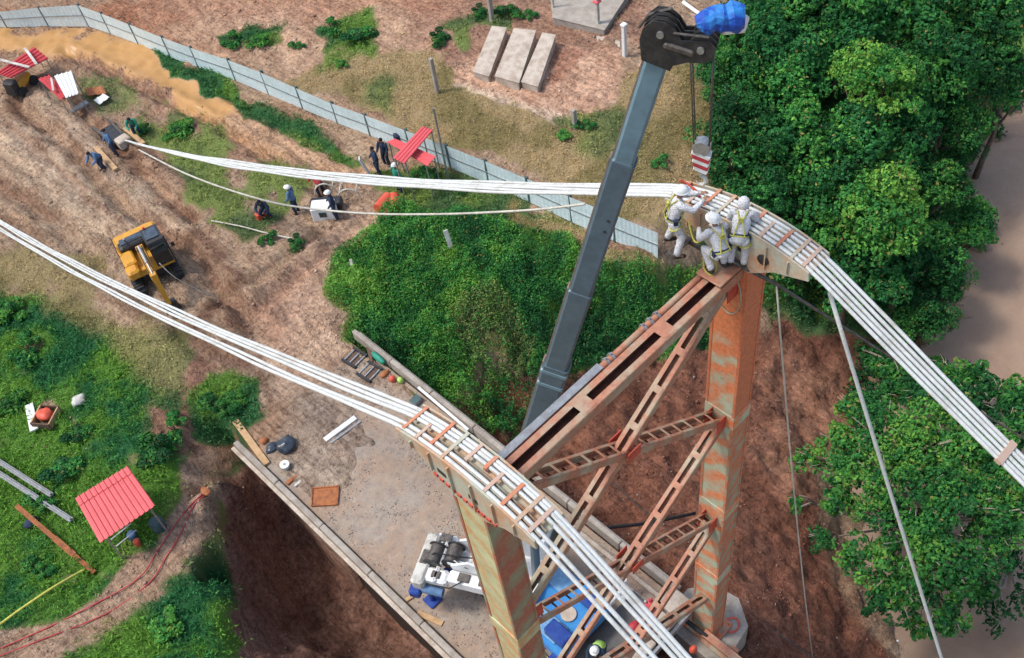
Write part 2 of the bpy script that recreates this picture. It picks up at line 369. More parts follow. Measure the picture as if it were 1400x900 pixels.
def lay(mask, c, n=1.0):
    global soil
    m = np.clip(mask * n, 0, 1)[..., None]; soil = soil * (1 - m) + np.array(c) * m
TAN = (.47, .36, .26); PINK = (.52, .39, .285); BROWN = (.22, .12, .08); DARKB = (.27, .16, .13); OCH = (.44, .25, .10); REDB = (.24, .115, .082); GREY = (.36, .31, .26); PALE = (.56, .44, .34)
big = fbm(GX * .22 + 5, GY * .22 + 1, 4); med = fbm(GX * .7 + 31, GY * .7 + 11, 4)
lay(sstep(.45, .6, med), (.43, .33, .25), .8); lay(sstep(.52, .68, big), (.29, .185, .13), .6)
lay(zone([(-50, 100), (60, 130), (200, 300), (330, 420), (480, 560), (420, 620), (300, 540), (170, 430), (-50, 330)], 25), (.40, .31, .235), .8)
lay(zone([(0, 170), (60, 130), (140, 200), (260, 330), (200, 340), (60, 260)], 15), (.45, .37, .30), .7)
for l in ([(20,140),(110,215),(180,290),(240,330),(300,390)], [(60,115),(150,190),(215,255),(262,300)], [(0,250),(70,300)], [(90,72),(200,125),(300,175),(400,235),(440,262)], [(265,330),(330,380),(280,440),(240,455)], [(310,440),(360,480)], [(370,470),(450,400)], [(240,455),(330,500)]):
    lay(strip(l, 9, 9), (.21, .115, .08), .75)
for l, c_s, w_s in (([(0, 190), (80, 270), (150, 330)], (.56, .44, .33), 6), ([(40, 150), (130, 240), (190, 300)], (.50, .37, .27), 5), ([(10, 165), (95, 240), (165, 310)], (.25, .15, .105), 4), ([(75, 130), (165, 215), (232, 270)], (.47, .34, .25), 5), ([(120, 95), (220, 145), (330, 200), (420, 250)], (.24, .14, .105), 5), ([(105, 82), (210, 132), (320, 188), (415, 243)], (.47, .32, .24), 4),
    ([(340, 440), (420, 370), (500, 300)], (.30, .18, .13), 4), ([(355, 455), (440, 385), (510, 320)], (.30, .18, .13), 4), ([(300, 470), (350, 520), (400, 560)], (.24, .15, .11), 6), ([(280, 430), (330, 420), (380, 440)], (.22, .13, .09), 6), ([(395, 470), (420, 430), (460, 400)], (.56, .42, .33), 8), ([(330, 500), (370, 470), (420, 490)], (.22, .13, .1), 6), ([(0, 300), (60, 340), (150, 400), (240, 470)], (.30, .2, .14), 6)):
    lay(strip(l, w_s, 5), c_s, .8)
lay(zone([(330, 470), (480, 290), (560, 300), (490, 350), (460, 450), (480, 470), (400, 540)], 15), (.53, .39, .30), .9)
lay(zone([(300, 430), (470, 310), (440, 400), (380, 480)], 15), (.42, .26, .20), .5)
lay(zone([(180, 600), (230, 530), (270, 480), (340, 540), (280, 620), (230, 640)], 10), (.30, .17, .13), .8)
lay(zone([(-30, 20), (120, 12), (230, 15), (330, 40), (300, 90), (200, 62), (110, 30), (0, 8)], 10), (.38, .18, .11), .8)
lay(zone([(200, 40), (330, 10), (560, -20), (640, 60), (560, 110), (420, 90), (300, 100)], 22), (.50, .35, .26), .9)
lay(zone([(560, -20), (900, -20), (900, 60), (700, 70), (600, 110)], 20), (.33, .20, .155), .8)
lay(zone([(200, -40), (640, -40), (640, 15), (330, 22), (200, 30)], 12), (.46, .27, .19), .7)
lay(zone([(600, 108), (650, 70), (740, 45), (830, 70), (850, 110), (800, 175), (720, 150), (640, 130)], 8), (.56, .38, .29), .95)
lay(zone([(740, 48), (800, 62), (770, 90), (745, 118)], 7), (.36, .19, .14), .8)
lay(strip([(600, 118), (650, 132), (720, 150), (775, 170)], 8, 6), (.62, .53, .44), .8)
lay(zone([(0, 42), (120, 50), (205, 85), (290, 128), (380, 170), (500, 215), (520, 240), (430, 235), (320, 185), (220, 130), (150, 92), (90, 72), (0, 68)], 5), (.45, .29, .18), 1)
ochre = zone([(-60, 38), (120, 48), (200, 80), (280, 122), (330, 152), (300, 160), (220, 125), (150, 90), (90, 72), (-60, 66)], 6)
lay(strip([(320, 158), (380, 190), (440, 222), (500, 240)], 13, 6), (.52, .36, .25), .9)
lay(ochre, OCH, 1)
lay(zone([(600, 560), (680, 500), (760, 520), (830, 490), (900, 470), (1000, 460), (1100, 430), (1200, 460), (1170, 560), (1110, 640), (1130, 760), (1190, 860), (1260, 950), (860, 960), (880, 800), (690, 640)], 10), REDB, 1)
lay(zone([(1060, 470), (1150, 500), (1150, 600), (1100, 680), (1040, 640), (1040, 520)], 25), (.35, .20, .145), .9)
lay(zone([(1000, 840), (1100, 700), (1200, 900), (1060, 940)], 30), (.26, .125, .09), .8)
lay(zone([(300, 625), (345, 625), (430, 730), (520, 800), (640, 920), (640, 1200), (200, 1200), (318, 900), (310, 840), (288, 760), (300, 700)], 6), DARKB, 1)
soil = soil * np.array([1.13, 1.10, 1.02])
lay(sstep(-9.0, -9.3, GZ), (.25, .17, .12), .8)
lay(zone([(400, 560), (480, 480), (520, 500), (660, 620), (560, 720), (420, 700), (340, 620)], 10), (.40, .33, .265), .8)
path = zone([(-20, 862), (70, 838), (150, 800), (205, 745), (228, 690), (250, 640), (310, 590), (335, 610), (312, 660), (290, 720), (245, 792), (160, 850), (60, 900), (-20, 925)], 7)
lay(path, (.46, .33, .235), .95)
lay(zone([(285, 600), (330, 560), (400, 540), (380, 600), (340, 640), (300, 640)], 10), (.40, .26, .17), .9)
# grass cover: density and tint
grass = np.zeros(GX.shape); gt = np.zeros(GX.shape)      # gt: 0 lush, 1 dry
def gz(poly, d, dry=0, feather=16):
    global grass, gt
    m = zone(poly, feather); gt = gt * (1 - m) + dry * m; grass = np.maximum(grass, m * d) if d > 0 else grass * (1 - m)
grass += .22 * sstep(.5, .62, med); gt[:] = .8
gz([(-80, 360), (60, 390), (190, 450), (260, 480), (250, 560), (190, 560), (220, 620), (270, 620), (255, 680), (225, 700), (225, 760), (130, 835), (40, 860), (-80, 900)], .92, 0)
gz([(-60, 330), (100, 340), (240, 440), (230, 480), (120, 440), (-60, 380)], .55, .85)
gz([(130, 420), (260, 460), (270, 540), (200, 540), (140, 470)], .6, .6)
gz([(-20, 868), (70, 846), (150, 806), (208, 750), (232, 690), (255, 640), (300, 600), (325, 612), (308, 655), (284, 715), (238, 785), (155, 842), (60, 890), (-20, 912)], -1, 1, 6)
gz([(60, 915), (150, 865), (230, 800), (285, 740), (310, 800), (325, 880), (330, 1000), (20, 1000)], .97, 0)
gz([(300, 640), (285, 720), (230, 800), (290, 760), (310, 700)], .8, .4)
gz([(255, 545), (300, 505), (345, 530), (360, 570), (300, 610), (265, 600)], .9, .05, 8)
gz([(330, 590), (380, 550), (300, 640), (330, 680)], .5, .3, 8)
gz([(185, 55), (250, 75), (330, 130), (420, 165), (500, 205), (480, 225), (400, 190), (300, 140), (200, 85)], .95, .05, 7)
gz([(600, 233), (735, 283), (905, 360), (895, 376), (725, 300), (590, 250)], -1, 1, 6)
gz([(60, 190), (150, 215), (210, 300), (130, 290)], .3, .7, 20)
gz([(180, 150), (260, 140), (350, 200), (430, 240), (400, 300), (330, 340), (280, 320), (220, 220), (160, 170)], .60, .3, 16)
gz([(100, 110), (170, 110), (190, 150), (110, 170)], .5, .4, 12)
for k in range(22):
    q_a, q_b = random.uniform(190, 420), random.uniform(150, 320); grass *= 1 - .55 * np.exp(-(((PX - q_a) ** 2 + (PY - q_b) ** 2) / random.uniform(7, 16) ** 2))
gz([(500, 230), (600, 235), (700, 260), (760, 290), (700, 320), (520, 300)], .8, .2, 10)
gz([(470, 350), (520, 300), (620, 300), (760, 290), (900, 355), (990, 370), (1000, 480), (880, 480), (800, 520), (720, 600), (650, 590), (560, 520), (480, 460), (460, 400)], 1, .02, 10)
gz([(690, 275), (800, 312), (900, 356), (900, 368), (780, 325), (690, 292)], .7, 1, 6)
gz([(610, 420), (690, 410), (740, 470), (720, 540), (640, 500)], .9, .55, 18)
gz([(420, 90), (520, 60), (600, 60), (610, 120), (780, 180), (860, 100), (960, 60), (1010, 250), (960, 320), (900, 310), (800, 275), (700, 235), (600, 200), (480, 150), (380, 110)], .75, .95, 14)
gz([(280, 50), (380, 40), (390, 75), (300, 72)], .85, .05, 8); gz([(430, 30), (520, 20), (520, 75), (430, 80)], .7, .1, 10)
gz([(440, 75), (490, 80), (480, 100), (450, 98)], .7, .2, 8); gz([(500, 120), (540, 105), (530, 160), (505, 150)], .6, .4, 8)
gz([(740, 160), (840, 150), (880, 200), (800, 215)], .7, .4, 10); gz([(600, 30), (700, 10), (720, 55), (620, 70)], .6, .3, 8)
gz([(960, 30), (1420, -80), (1420, 160), (1330, 250), (1340, 380), (1280, 480), (1180, 460), (1060, 440), (960, 330), (990, 250)], .9, .1, 10)
gz([(1180, 470), (1420, 470), (1420, 860), (1250, 860), (1150, 760), (1120, 600)], .35, .2, 20)
grass *= 1 - zone([(605, 108), (650, 40), (860, 60), (855, 120), (800, 170), (720, 150), (640, 130)], 6) * .85
for k in range(34):    # bare worn scars in the left field
    a, b = random.uniform(0, 260), random.uniform(400, 840)
    grass *= 1 - .5 * np.exp(-(((PX - a) ** 2 + (PY - b) ** 2) / random.uniform(10, 22) ** 2))
grass *= 1 - np.clip(zone([(600, 560), (660, 480), (760, 520), (830, 490), (900, 480), (1000, 470), (1110, 455), (1170, 480), (1160, 560), (1110, 640), (1130, 760), (1190, 860), (1260, 950), (860, 960), (880, 800), (690, 640)], 6) * .96, 0, 1)
grass *= 1 - zone([(300, 650), (345, 640), (430, 740), (520, 810), (640, 930), (640, 1200), (320, 1200), (330, 900), (315, 840), (296, 760), (306, 700)], 4)
grass *= 1 - ochre; grass *= sstep(-9.1, -8.8, GZ)
far = (PX < -200) | (PX > 1600) | (PY < -200) | (PY > 1100)
grass = np.where(far, .6 * sstep(.4, .6, med) + .3, grass) * (GZ > -8.9)
tint = fbm(GX * .45 + 77, GY * .45 + 12, 4)
def gcolor(t, tn, rnd=0.):
    lush = np.array([.045, .19, .04]); lush2 = np.array([.13, .29, .04]); teal = np.array([.025, .14, .055]); dry = np.array([.50, .36, .19]); dry2 = np.array([.33, .26, .11])
    a = sstep(.42, .62, tn + rnd)[..., None]; b = sstep(.55, .38, tn + rnd * .5)[..., None]
    c = lush * (1 - a) + lush2 * a; c = c * (1 - b * .7) + teal * b * .7
    d = dry * (1 - b) + dry2 * b
    return c * (1 - t[..., None]) + d * t[..., None]
gc = gcolor(gt, tint)
nx, ny = GX.shape
def grid_mesh(name, X, Y, Z):
    nx, ny = X.shape; me = bpy.data.meshes.new(name)
    me.vertices.add(nx * ny); me.vertices.foreach_set('co', np.stack([X, Y, Z], -1).astype(np.float32).ravel())
    i = np.arange(nx - 1)[:, None] * ny + np.arange(ny - 1)[None]; q = np.stack([i, i + ny, i + ny + 1, i + 1], -1).reshape(-1)
    nf = (nx - 1) * (ny - 1); me.loops.add(nf * 4); me.loops.foreach_set('vertex_index', q.astype(np.int32))
    me.polygons.add(nf); me.polygons.foreach_set('loop_start', np.arange(nf, dtype=np.int32) * 4)
    me.update(calc_edges=True); me.polygons.foreach_set('use_smooth', np.ones(nf, bool)); return me
def setcol(me, name, c):
    a = me.attributes.new(name, 'FLOAT_COLOR', 'POINT'); c4 = np.ones((len(me.vertices), 4), np.float32); c4[:, :3] = c.reshape(-1, 3); a.data.foreach_set('color', c4.ravel())
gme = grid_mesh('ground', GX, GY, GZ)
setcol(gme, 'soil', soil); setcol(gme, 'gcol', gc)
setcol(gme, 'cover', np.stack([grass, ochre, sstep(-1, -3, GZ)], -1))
m, nt_, p_ = newmat('ground_soil_grass')
at = {k: N(nt_, 'ShaderNodeAttribute', attribute_name=k) for k in ('soil', 'gcol', 'cover')}
n1 = noise(nt_, .9, 8, .7); n2 = noise(nt_, 5, 8, .75); n3 = noise(nt_, 18, 4, .7)
vo = N(nt_, 'ShaderNodeTexVoronoi'); vo.inputs['Scale'].default_value = 3.2; tc = N(nt_, 'ShaderNodeTexCoord'); nt_.links.new(tc.outputs['Object'], vo.inputs[0])
sp = N(nt_, 'ShaderNodeSeparateColor'); nt_.links.new(at['cover'].outputs[0], sp.inputs[0])
sc_ = mixc(nt_, ramp(nt_, n1, .35, .65), at['soil'].outputs[0], mixc(nt_, 1., at['soil'].outputs[0], (.70, .62, .58), 'MULTIPLY'))
sc_ = mixc(nt_, ramp(nt_, n2, .47, .60), sc_, mixc(nt_, 1., sc_, (1.5, 1.47, 1.42), 'MULTIPLY'))
sc_ = mixc(nt_, ramp(nt_, n2, .46, .34), sc_, mixc(nt_, 1., sc_, (.48, .42, .40), 'MULTIPLY'))
sc_ = mixc(nt_, ramp(nt_, n3, .6, .7), sc_, mixc(nt_, 1., sc_, (.6, .56, .54), 'MULTIPLY'))
ad = N(nt_, 'ShaderNodeMath', operation='MULTIPLY_ADD'); nt_.links.new(n2, ad.inputs[0]); ad.inputs[1].default_value = .9; nt_.links.new(sp.outputs[0], ad.inputs[2])
mp_ = N(nt_, 'ShaderNodeMapping'); mp_.inputs['Rotation'].default_value = (0, 0, rad(-4)); mp_.inputs['Scale'].default_value = (1.5, .22, 1); nt_.links.new(tc.outputs['Object'], mp_.inputs[0])
n6 = noise(nt_, 1.0, 9, .68, vec=mp_.outputs[0], dist=.4)
ab = N(nt_, 'ShaderNodeMath', operation='SUBTRACT'); nt_.links.new(n6, ab.inputs[0]); ab.inputs[1].default_value = .5
ab2 = N(nt_, 'ShaderNodeMath', operation='ABSOLUTE'); nt_.links.new(ab.outputs[0], ab2.inputs[0])
sc_ = mixc(nt_, ramp(nt_, ab2.outputs[0], .02, .0), sc_, mixc(nt_, 1., sc_, (.55, .48, .45), 'MULTIPLY'))
sc_ = mixc(nt_, ramp(nt_, ab2.outputs[0], .05, .09), sc_, mixc(nt_, 1., sc_, (1.16, 1.15, 1.13), 'MULTIPLY'))
n7 = noise(nt_, 34, 5, .8); sc_ = mixc(nt_, ramp(nt_, n7, .50, .42), sc_, mixc(nt_, 1., sc_, (.66, .62, .6), 'MULTIPLY')); sc_ = mixc(nt_, ramp(nt_, n7, .58, .68), sc_, mixc(nt_, 1., sc_, (1.35, 1.33, 1.3), 'MULTIPLY'))
gcc = mixc(nt_, ramp(nt_, n3, .35, .65), at['gcol'].outputs[0], mixc(nt_, 1., at['gcol'].outputs[0], (.5, .5, .5), 'MULTIPLY'))
fin = mixc(nt_, ramp(nt_, ad.outputs[0], .78, .98), sc_, gcc)
wet = mixc(nt_, ramp(nt_, n1, .3, .7), at['soil'].outputs[0], mixc(nt_, 1., at['soil'].outputs[0], (.8, .78, .72), 'MULTIPLY'))
fin = mixc(nt_, ramp(nt_, sp.outputs[1], .3, .7), fin, wet)
nt_.links.new(fin, p_.inputs['Base Color'])
rr = N(nt_, 'ShaderNodeMapRange'); rr.inputs[1].default_value = .4; rr.inputs[2].default_value = .9; rr.inputs[3].default_value = .95; rr.inputs[4].default_value = .35
nt_.links.new(sp.outputs[1], rr.inputs[0]); nt_.links.new(rr.outputs[0], p_.inputs['Roughness']); p_.inputs['Specular IOR Level'].default_value = .25
hh = N(nt_, 'ShaderNodeMath', operation='ADD'); nt_.links.new(n2, hh.inputs[0]); nt_.links.new(n3, hh.inputs[1])
bb = N(nt_, 'ShaderNodeBump'); bb.inputs['Distance'].default_value = .12; nt_.links.new(hh.outputs[0], bb.inputs['Height'])
bs_ = N(nt_, 'ShaderNodeMapRange'); bs_.inputs[3].default_value = .9; bs_.inputs[4].default_value = .05; nt_.links.new(sp.outputs[1], bs_.inputs[0]); nt_.links.new(bs_.outputs[0], bb.inputs['Strength'])
nt_.links.new(bb.outputs[0], p_.inputs['Normal'])
tag(link('ground', gme, None, m), kind='structure')
# river
m, nt_, p_ = newmat('muddy_water')
a_ = noise(nt_, .25, 6, .6, dist=1.5); b_ = noise(nt_, 1.3, 6, .65, dist=2); c_ = noise(nt_, 1.1, 8, .8, dist=2.5)
col = mixc(nt_, ramp(nt_, a_, .35, .65), (.30, .205, .145), (.37, .26, .185))
col = mixc(nt_, ramp(nt_, c_, .68, .76), col, (.42, .33, .27))
nt_.links.new(col, p_.inputs['Base Color']); p_.inputs['Roughness'].default_value = .4; p_.inputs['Specular IOR Level'].default_value = .12
bump(nt_, p_, b_, .45, .15)
xr = np.concatenate([[8, 12], np.arange(15, 90, 3), [150, 500, 3000]]); yr = np.concatenate([[-3000, -400, -80], np.arange(-40, 110, 3), [300, 3000]])
RX, RY = np.meshgrid(xr, yr, indexing='ij'); tag(link('river', grid_mesh('river', RX, RY, np.full(RX.shape, -9.05)), None, m), kind='structure')
# rapids foam by the bank
b = MB()
for k in range(45):
    q = P(random.gauss(1210, 9), random.gauss(890, 8), -9.0); r = random.uniform(.04, .12); b.ball((q.x, q.y, -9.03), (r, r * random.uniform(.5, 1), .05), 7, 4)
tag(b.build('river_foam', 'white'), 'white broken water foaming by the muddy bank near the bottom edge', 'foam', kind='stuff')
# ------------------------------------------------------------------ bridge deck
XL, XR, YT, ZT = 5.01, 12.51, 8.2, 17.15
m, nt_, p_ = newmat('dusty_concrete_deck')
n1 = noise(nt_, .6, 8, .7, coord='Generated' if False else 'Object'); n2 = noise(nt_, 3, 8, .75); n3 = noise(nt_, 20, 4)
c = mixc(nt_, ramp(nt_, n1, .40, .56), (.31, .265, .215), (.33, .235, .165))
c = mixc(nt_, ramp(nt_, n2, .50, .66), c, (.22, .175, .145)); c = mixc(nt_, ramp(nt_, n2, .46, .34), c, (.40, .30, .225))
n4 = noise(nt_, 1.4, 9, .8, dist=1.2); c = mixc(nt_, ramp(nt_, n4, .56, .64), c, (.24, .18, .145)); c = mixc(nt_, ramp(nt_, n4, .40, .33), c, (.37, .34, .295))
c = mixc(nt_, ramp(nt_, n3, .55, .68), c, (.22, .175, .15))
nt_.links.new(c, p_.inputs['Base Color']); p_.inputs['Roughness'].default_value = .92; bump(nt_, p_, n2, .6, .03); M['deck'] = m
b = MB(); b.bbox((8.83, 16.95, -.16), (6.3, 15.9, .32), b=.02); dk = b.build('bridge_deck', 'deck'); dk['kind'] = 'structure'
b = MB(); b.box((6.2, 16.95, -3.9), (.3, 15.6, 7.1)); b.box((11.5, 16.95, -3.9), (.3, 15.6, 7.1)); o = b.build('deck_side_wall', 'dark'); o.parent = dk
def parapet(x, y0, y1, label, hgt, wd):
    t = thing('bridge_kerb', (x, (y0 + y1) / 2, 0), label, 'kerb', None)
    L = (y1 - y0); n = max(1, int(L / 2.4)); s = L / n
    for i in range(n):
        q = MB(); dz = random.uniform(-.015, .015); q.bbox((0, -L / 2 + (i + .5) * s, hgt / 2 + dz - .05), (wd, s - .03, hgt + .1), b=.03); q.build('kerb_block', 'concrete', t)
    q = MB(); q.bbox(((-.2 if x < 8 else .2), 0, -.02), (.16, L, .12), b=.02); q.build('kerb_ledge', 'palecon', t)
    return t
parapet(5.5, 9.3, 26.0, 'weathered concrete edge beam along the left side of the deck above the dark pit', .24, .22)
parapet(12.15, 9.3, 26.6, 'weathered concrete edge beam along the right side of the deck beside the thicket', .42, .2)
# inner gutter beams on the right side of the deck
b = MB(); b.bbox((11.62, 12.6, .06), (.16, 6.6, .12)); b.bbox((11.2, 12.4, .04), (.1, 6.2, .08)); rebase(tag(b.build('gutter_rail', 'palecon'), 'pair of long pale gutter strips lying along the right side of the deck', 'rail'), (11.6, 12.5, 0))
# expansion joint, steel floor beams of the dismantled span
t = thing('expansion_joint', (8.8, 8.85, 0), 'pale concrete end strip across the deck by the tower', 'joint')
for i in range(4):
    q = MB(); q.bbox((-2.3 + i * 1.55, 0, -.1 + .02 * (i % 2)), (1.45, .42, .3)); q.build('strip_block', 'palecon', t)
q = MB(); q.box((0, -.3, -.25), (6.4, .1, .3)); q.build('steel_nosing', 'steel', t)
t = thing('floor_frame', (8.8, 3, -1), 'open steel floor frame of the dismantled span at the bottom of the picture', 'frame')
for x in (-3.2, -1.7, 0, 1.7, 3.2):
    q = MB(); q.box((x, -12, 0), (.28, 34, .06)); q.box((x, -12, -.5), (.28, 34, .06)); q.box((x, -12, -.25), (.04, 34, .44)); q.build('stringer', 'brace', t)
for y in range(4, -26, -4):
    q = MB(); q.box((0, y, -.7), (7.4, .3, .3)); q.build('cross_beam', 'brace', t)
# pier under the right leg
def pier(x, y, label):
    t = thing('tower_pier', (x, y, -1.6), label, 'pier', 'piers under the tower legs')
    q = MB(); pts = [(-.95, -.75), (-.4, -1.25), (.9, -1.05), (1.5, -.2), (1.35, .75), (.6, 1.35), (-.5, 1.3), (-.95, .6)]
    q.prism(pts, 'z', -.02 - 5, -.02); q.build('pier_block', 'concrete', t)
    q = MB(); n = 20
    for i in range(n):
        a0, a1 = 2 * math.pi * i / n, 2 * math.pi * (i + 1) / n
        for (aa, bb_, cc, dd) in ((.20, .27, 0, .012),): q.add([(aa * 1.2 * math.cos(a0), aa * math.sin(a0), dd), (bb_ * 1.2 * math.cos(a0), bb_ * math.sin(a0), dd), (bb_ * 1.2 * math.cos(a1), bb_ * math.sin(a1), dd), (aa * 1.2 * math.cos(a1), aa * math.sin(a1), dd)], [(0, 1, 2, 3)])
    q.v = [(a + .55, b_ - .62, c_) for a, b_, c_ in q.v]; q.build('paint_ring', 'redprimer', t)
    return t
pier(XR, YT, 'rough concrete pier with a red ring at the foot of the right tower leg')
pier(XL, YT, 'rough concrete pier at the foot of the left tower leg below the frame')
# ------------------------------------------------------------------ suspension tower
TW = thing('suspension_tower', (8.76, YT, -1.6), 'rusty green and orange steel suspension bridge tower with crossed lattice bracing', 'tower')
def onT(o): o.location = Vector((-8.76, -YT, 1.6)); return o      # geometry written in world coordinates
def leg(x, mats, name='leg'):
    hw, hd = .31, .42; q = MB()
    z0, z1 = -1.6, ZT
    zs = [z0 + (z1 - z0) * i / 12 for i in range(13)]
    for i in range(12):
        a, c = zs[i], zs[i + 1]
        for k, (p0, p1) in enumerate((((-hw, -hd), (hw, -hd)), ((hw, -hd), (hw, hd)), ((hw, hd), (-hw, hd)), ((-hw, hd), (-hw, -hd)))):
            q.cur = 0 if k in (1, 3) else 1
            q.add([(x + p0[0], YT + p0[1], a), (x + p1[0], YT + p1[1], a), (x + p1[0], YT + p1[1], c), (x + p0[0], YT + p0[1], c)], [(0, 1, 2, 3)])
    q.cur = 1; q.add([(x - hw, YT - hd, z1), (x + hw, YT - hd, z1), (x + hw, YT + hd, z1), (x - hw, YT + hd, z1)], [(0, 1, 2, 3)])
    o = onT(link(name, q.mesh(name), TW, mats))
    # corner angles, splice plates, base plate
    q = MB()
    for sx in (-1, 1):
        for sy in (-1, 1): q.box((x + sx * (hw - .01), YT + sy * (hw + .09), (z0 + z1) / 2), (.05, .07, z1 - z0 - .02))
    a = q.build('corner_angle', mats[1], o)
    for z in (2.9, 7.0, 11.6):
        q = MB(); q.bbox((x, YT, z), (2 * hw + .045, 2 * hd + .045, .5), b=.01); q.build('splice_plate', mats[0], o)
    q = MB(); q.bbox((x, YT, z0 + .04), (1.15, 1.3, .08), b=.02)
    for sx, sy in ((-1, -1), (1, -1), (1, 1), (-1, 1)): q.tube([(x + sx * .48, YT + sy * .54, z0 + .08), (x + sx * .48, YT + sy * .54, z0 + .2)], .03, 6)
    q.build('base_plate', mats[1], o)
    return o
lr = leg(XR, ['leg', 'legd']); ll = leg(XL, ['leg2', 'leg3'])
# rounded inspection cover near the top of the right leg
q = MB(); n = 28; pts = [(XR - .335, YT - .02 + .30 * math.cos(2 * math.pi * i / n), 16.2 + .62 * math.sin(2 * math.pi * i / n)) for i in range(n + 1)]
q.tube(pts, .018, 5, False); onT(q.build('cover_rim', 'saddle', TW))
def laced(A_, B_, wY, dep, pitch, name, m='brace', batten=.10, railw=.09, plates=True):
    """two channel rails with batten plates between them (top and bottom faces)"""
    A_ = Vector(A_); B_ = Vector(B_); d = (B_ - A_); L = d.length; d.normalize(); y = Vector((0, 1, 0)); u = d.cross(y).normalized()
    if u.z < 0: u = -u
    q = MB()
    for s in (-1, 1):
        off = y * s * (wY / 2)
        q.beam(A_ + off, B_ + off, .022, dep, up=u)
        for v in (-1, 1): q.beam(A_ + off + u * v * dep / 2 - y * s * railw / 2, B_ + off + u * v * dep / 2 - y * s * railw / 2, railw, .022, up=u)
    o = onT(q.build(name, m, TW)); n = int(L / pitch)
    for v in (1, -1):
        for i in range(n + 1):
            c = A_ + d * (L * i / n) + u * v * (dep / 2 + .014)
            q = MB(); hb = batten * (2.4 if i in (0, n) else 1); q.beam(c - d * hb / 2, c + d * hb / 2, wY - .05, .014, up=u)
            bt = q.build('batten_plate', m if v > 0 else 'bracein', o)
    return o
ztop, zm, zl, zb = 16.75, 11.55, 6.85, 1.2
xa, xb = XL + .36, XR - .36
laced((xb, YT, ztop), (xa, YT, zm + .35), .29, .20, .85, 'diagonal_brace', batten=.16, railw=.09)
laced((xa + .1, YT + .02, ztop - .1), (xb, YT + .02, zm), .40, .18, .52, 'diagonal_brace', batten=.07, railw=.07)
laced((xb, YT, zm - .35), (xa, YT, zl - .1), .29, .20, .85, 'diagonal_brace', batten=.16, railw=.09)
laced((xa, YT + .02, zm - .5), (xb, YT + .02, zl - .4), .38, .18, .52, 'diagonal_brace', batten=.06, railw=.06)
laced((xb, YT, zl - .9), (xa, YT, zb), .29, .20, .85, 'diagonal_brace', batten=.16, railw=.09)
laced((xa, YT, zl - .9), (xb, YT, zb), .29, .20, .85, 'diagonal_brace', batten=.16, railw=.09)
# gusset plates where the diagonals cross and meet the legs
for (x, z) in (((xa + xb) / 2, (ztop + zm) / 2 + .1), ((xa + xb) / 2, (zm + zl) / 2 - .25)):
    for y_ in (-.27, .27): q = MB(); q.box((x, YT + y_, z), (.4, .02, .32)); onT(q.build('gusset_plate', 'redprimer', TW))
for x in (xa - .02, xb + .02):
    for z in (zm, zl - .4, ztop - .2):
        for y_ in (-.25, .25): q = MB(); q.box((x - (.15 if x > 8 else -.15), YT + y_ * .8, z), (.34, .02, .5)); onT(q.build('gusset_plate', 'redprimer', TW))
# top strut: wide box beam with long slots, with a pipe and a walkway plate beside it
o = laced((xb + .1, YT - .08, 17.05), (xa - .1, YT - .08, 17.05), .44, .27, 1.9, 'top_strut', batten=.34, railw=.13)
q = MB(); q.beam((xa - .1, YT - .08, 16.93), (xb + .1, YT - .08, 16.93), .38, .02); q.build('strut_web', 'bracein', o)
q = MB(); q.tube([(xa + .1, YT + .27, 17.1), (xb - .1, YT + .27, 17.1)], .075, 12); o = onT(autosmooth(q.build('top_pipe', 'brace', TW)))
q = MB(); q.bbox(((xa + xa + 3.1) / 2, YT + .27, 17.19), (3.1, .17, .025)); q.build('cover_plate', 'steel', o)
for x in (xa + 3.25, xa + 3.4, xa + 4.35, xa + 4.55, xa + 4.75):
    q = MB(); q.tube([(x, YT + .27, 17.1), (x + .05, YT + .27, 17.1)], .115, 12); q.tube([(x + .02, YT + .27, 17.1), (x + .02, YT + .27, 17.27)], .02, 6); q.build('pipe_clamp', 'steel', o)
# work platform by the right saddle
q = MB(); q.bbox((XR - .72, YT - .0, 17.27), (.75, .62, .05)); onT(q.build('platform_plate', 'brace', TW))
q = MB(); q.beam((XR - .38, YT + .5, 17.1), (XR - .38, YT + 1.35, 17.1), .06, .06); q.beam((XR - .95, YT + 1.1, 17.15), (XR - .3, YT + 1.1, 17.15), .16, .04); onT(q.build('foot_bracket', 'wire', TW))
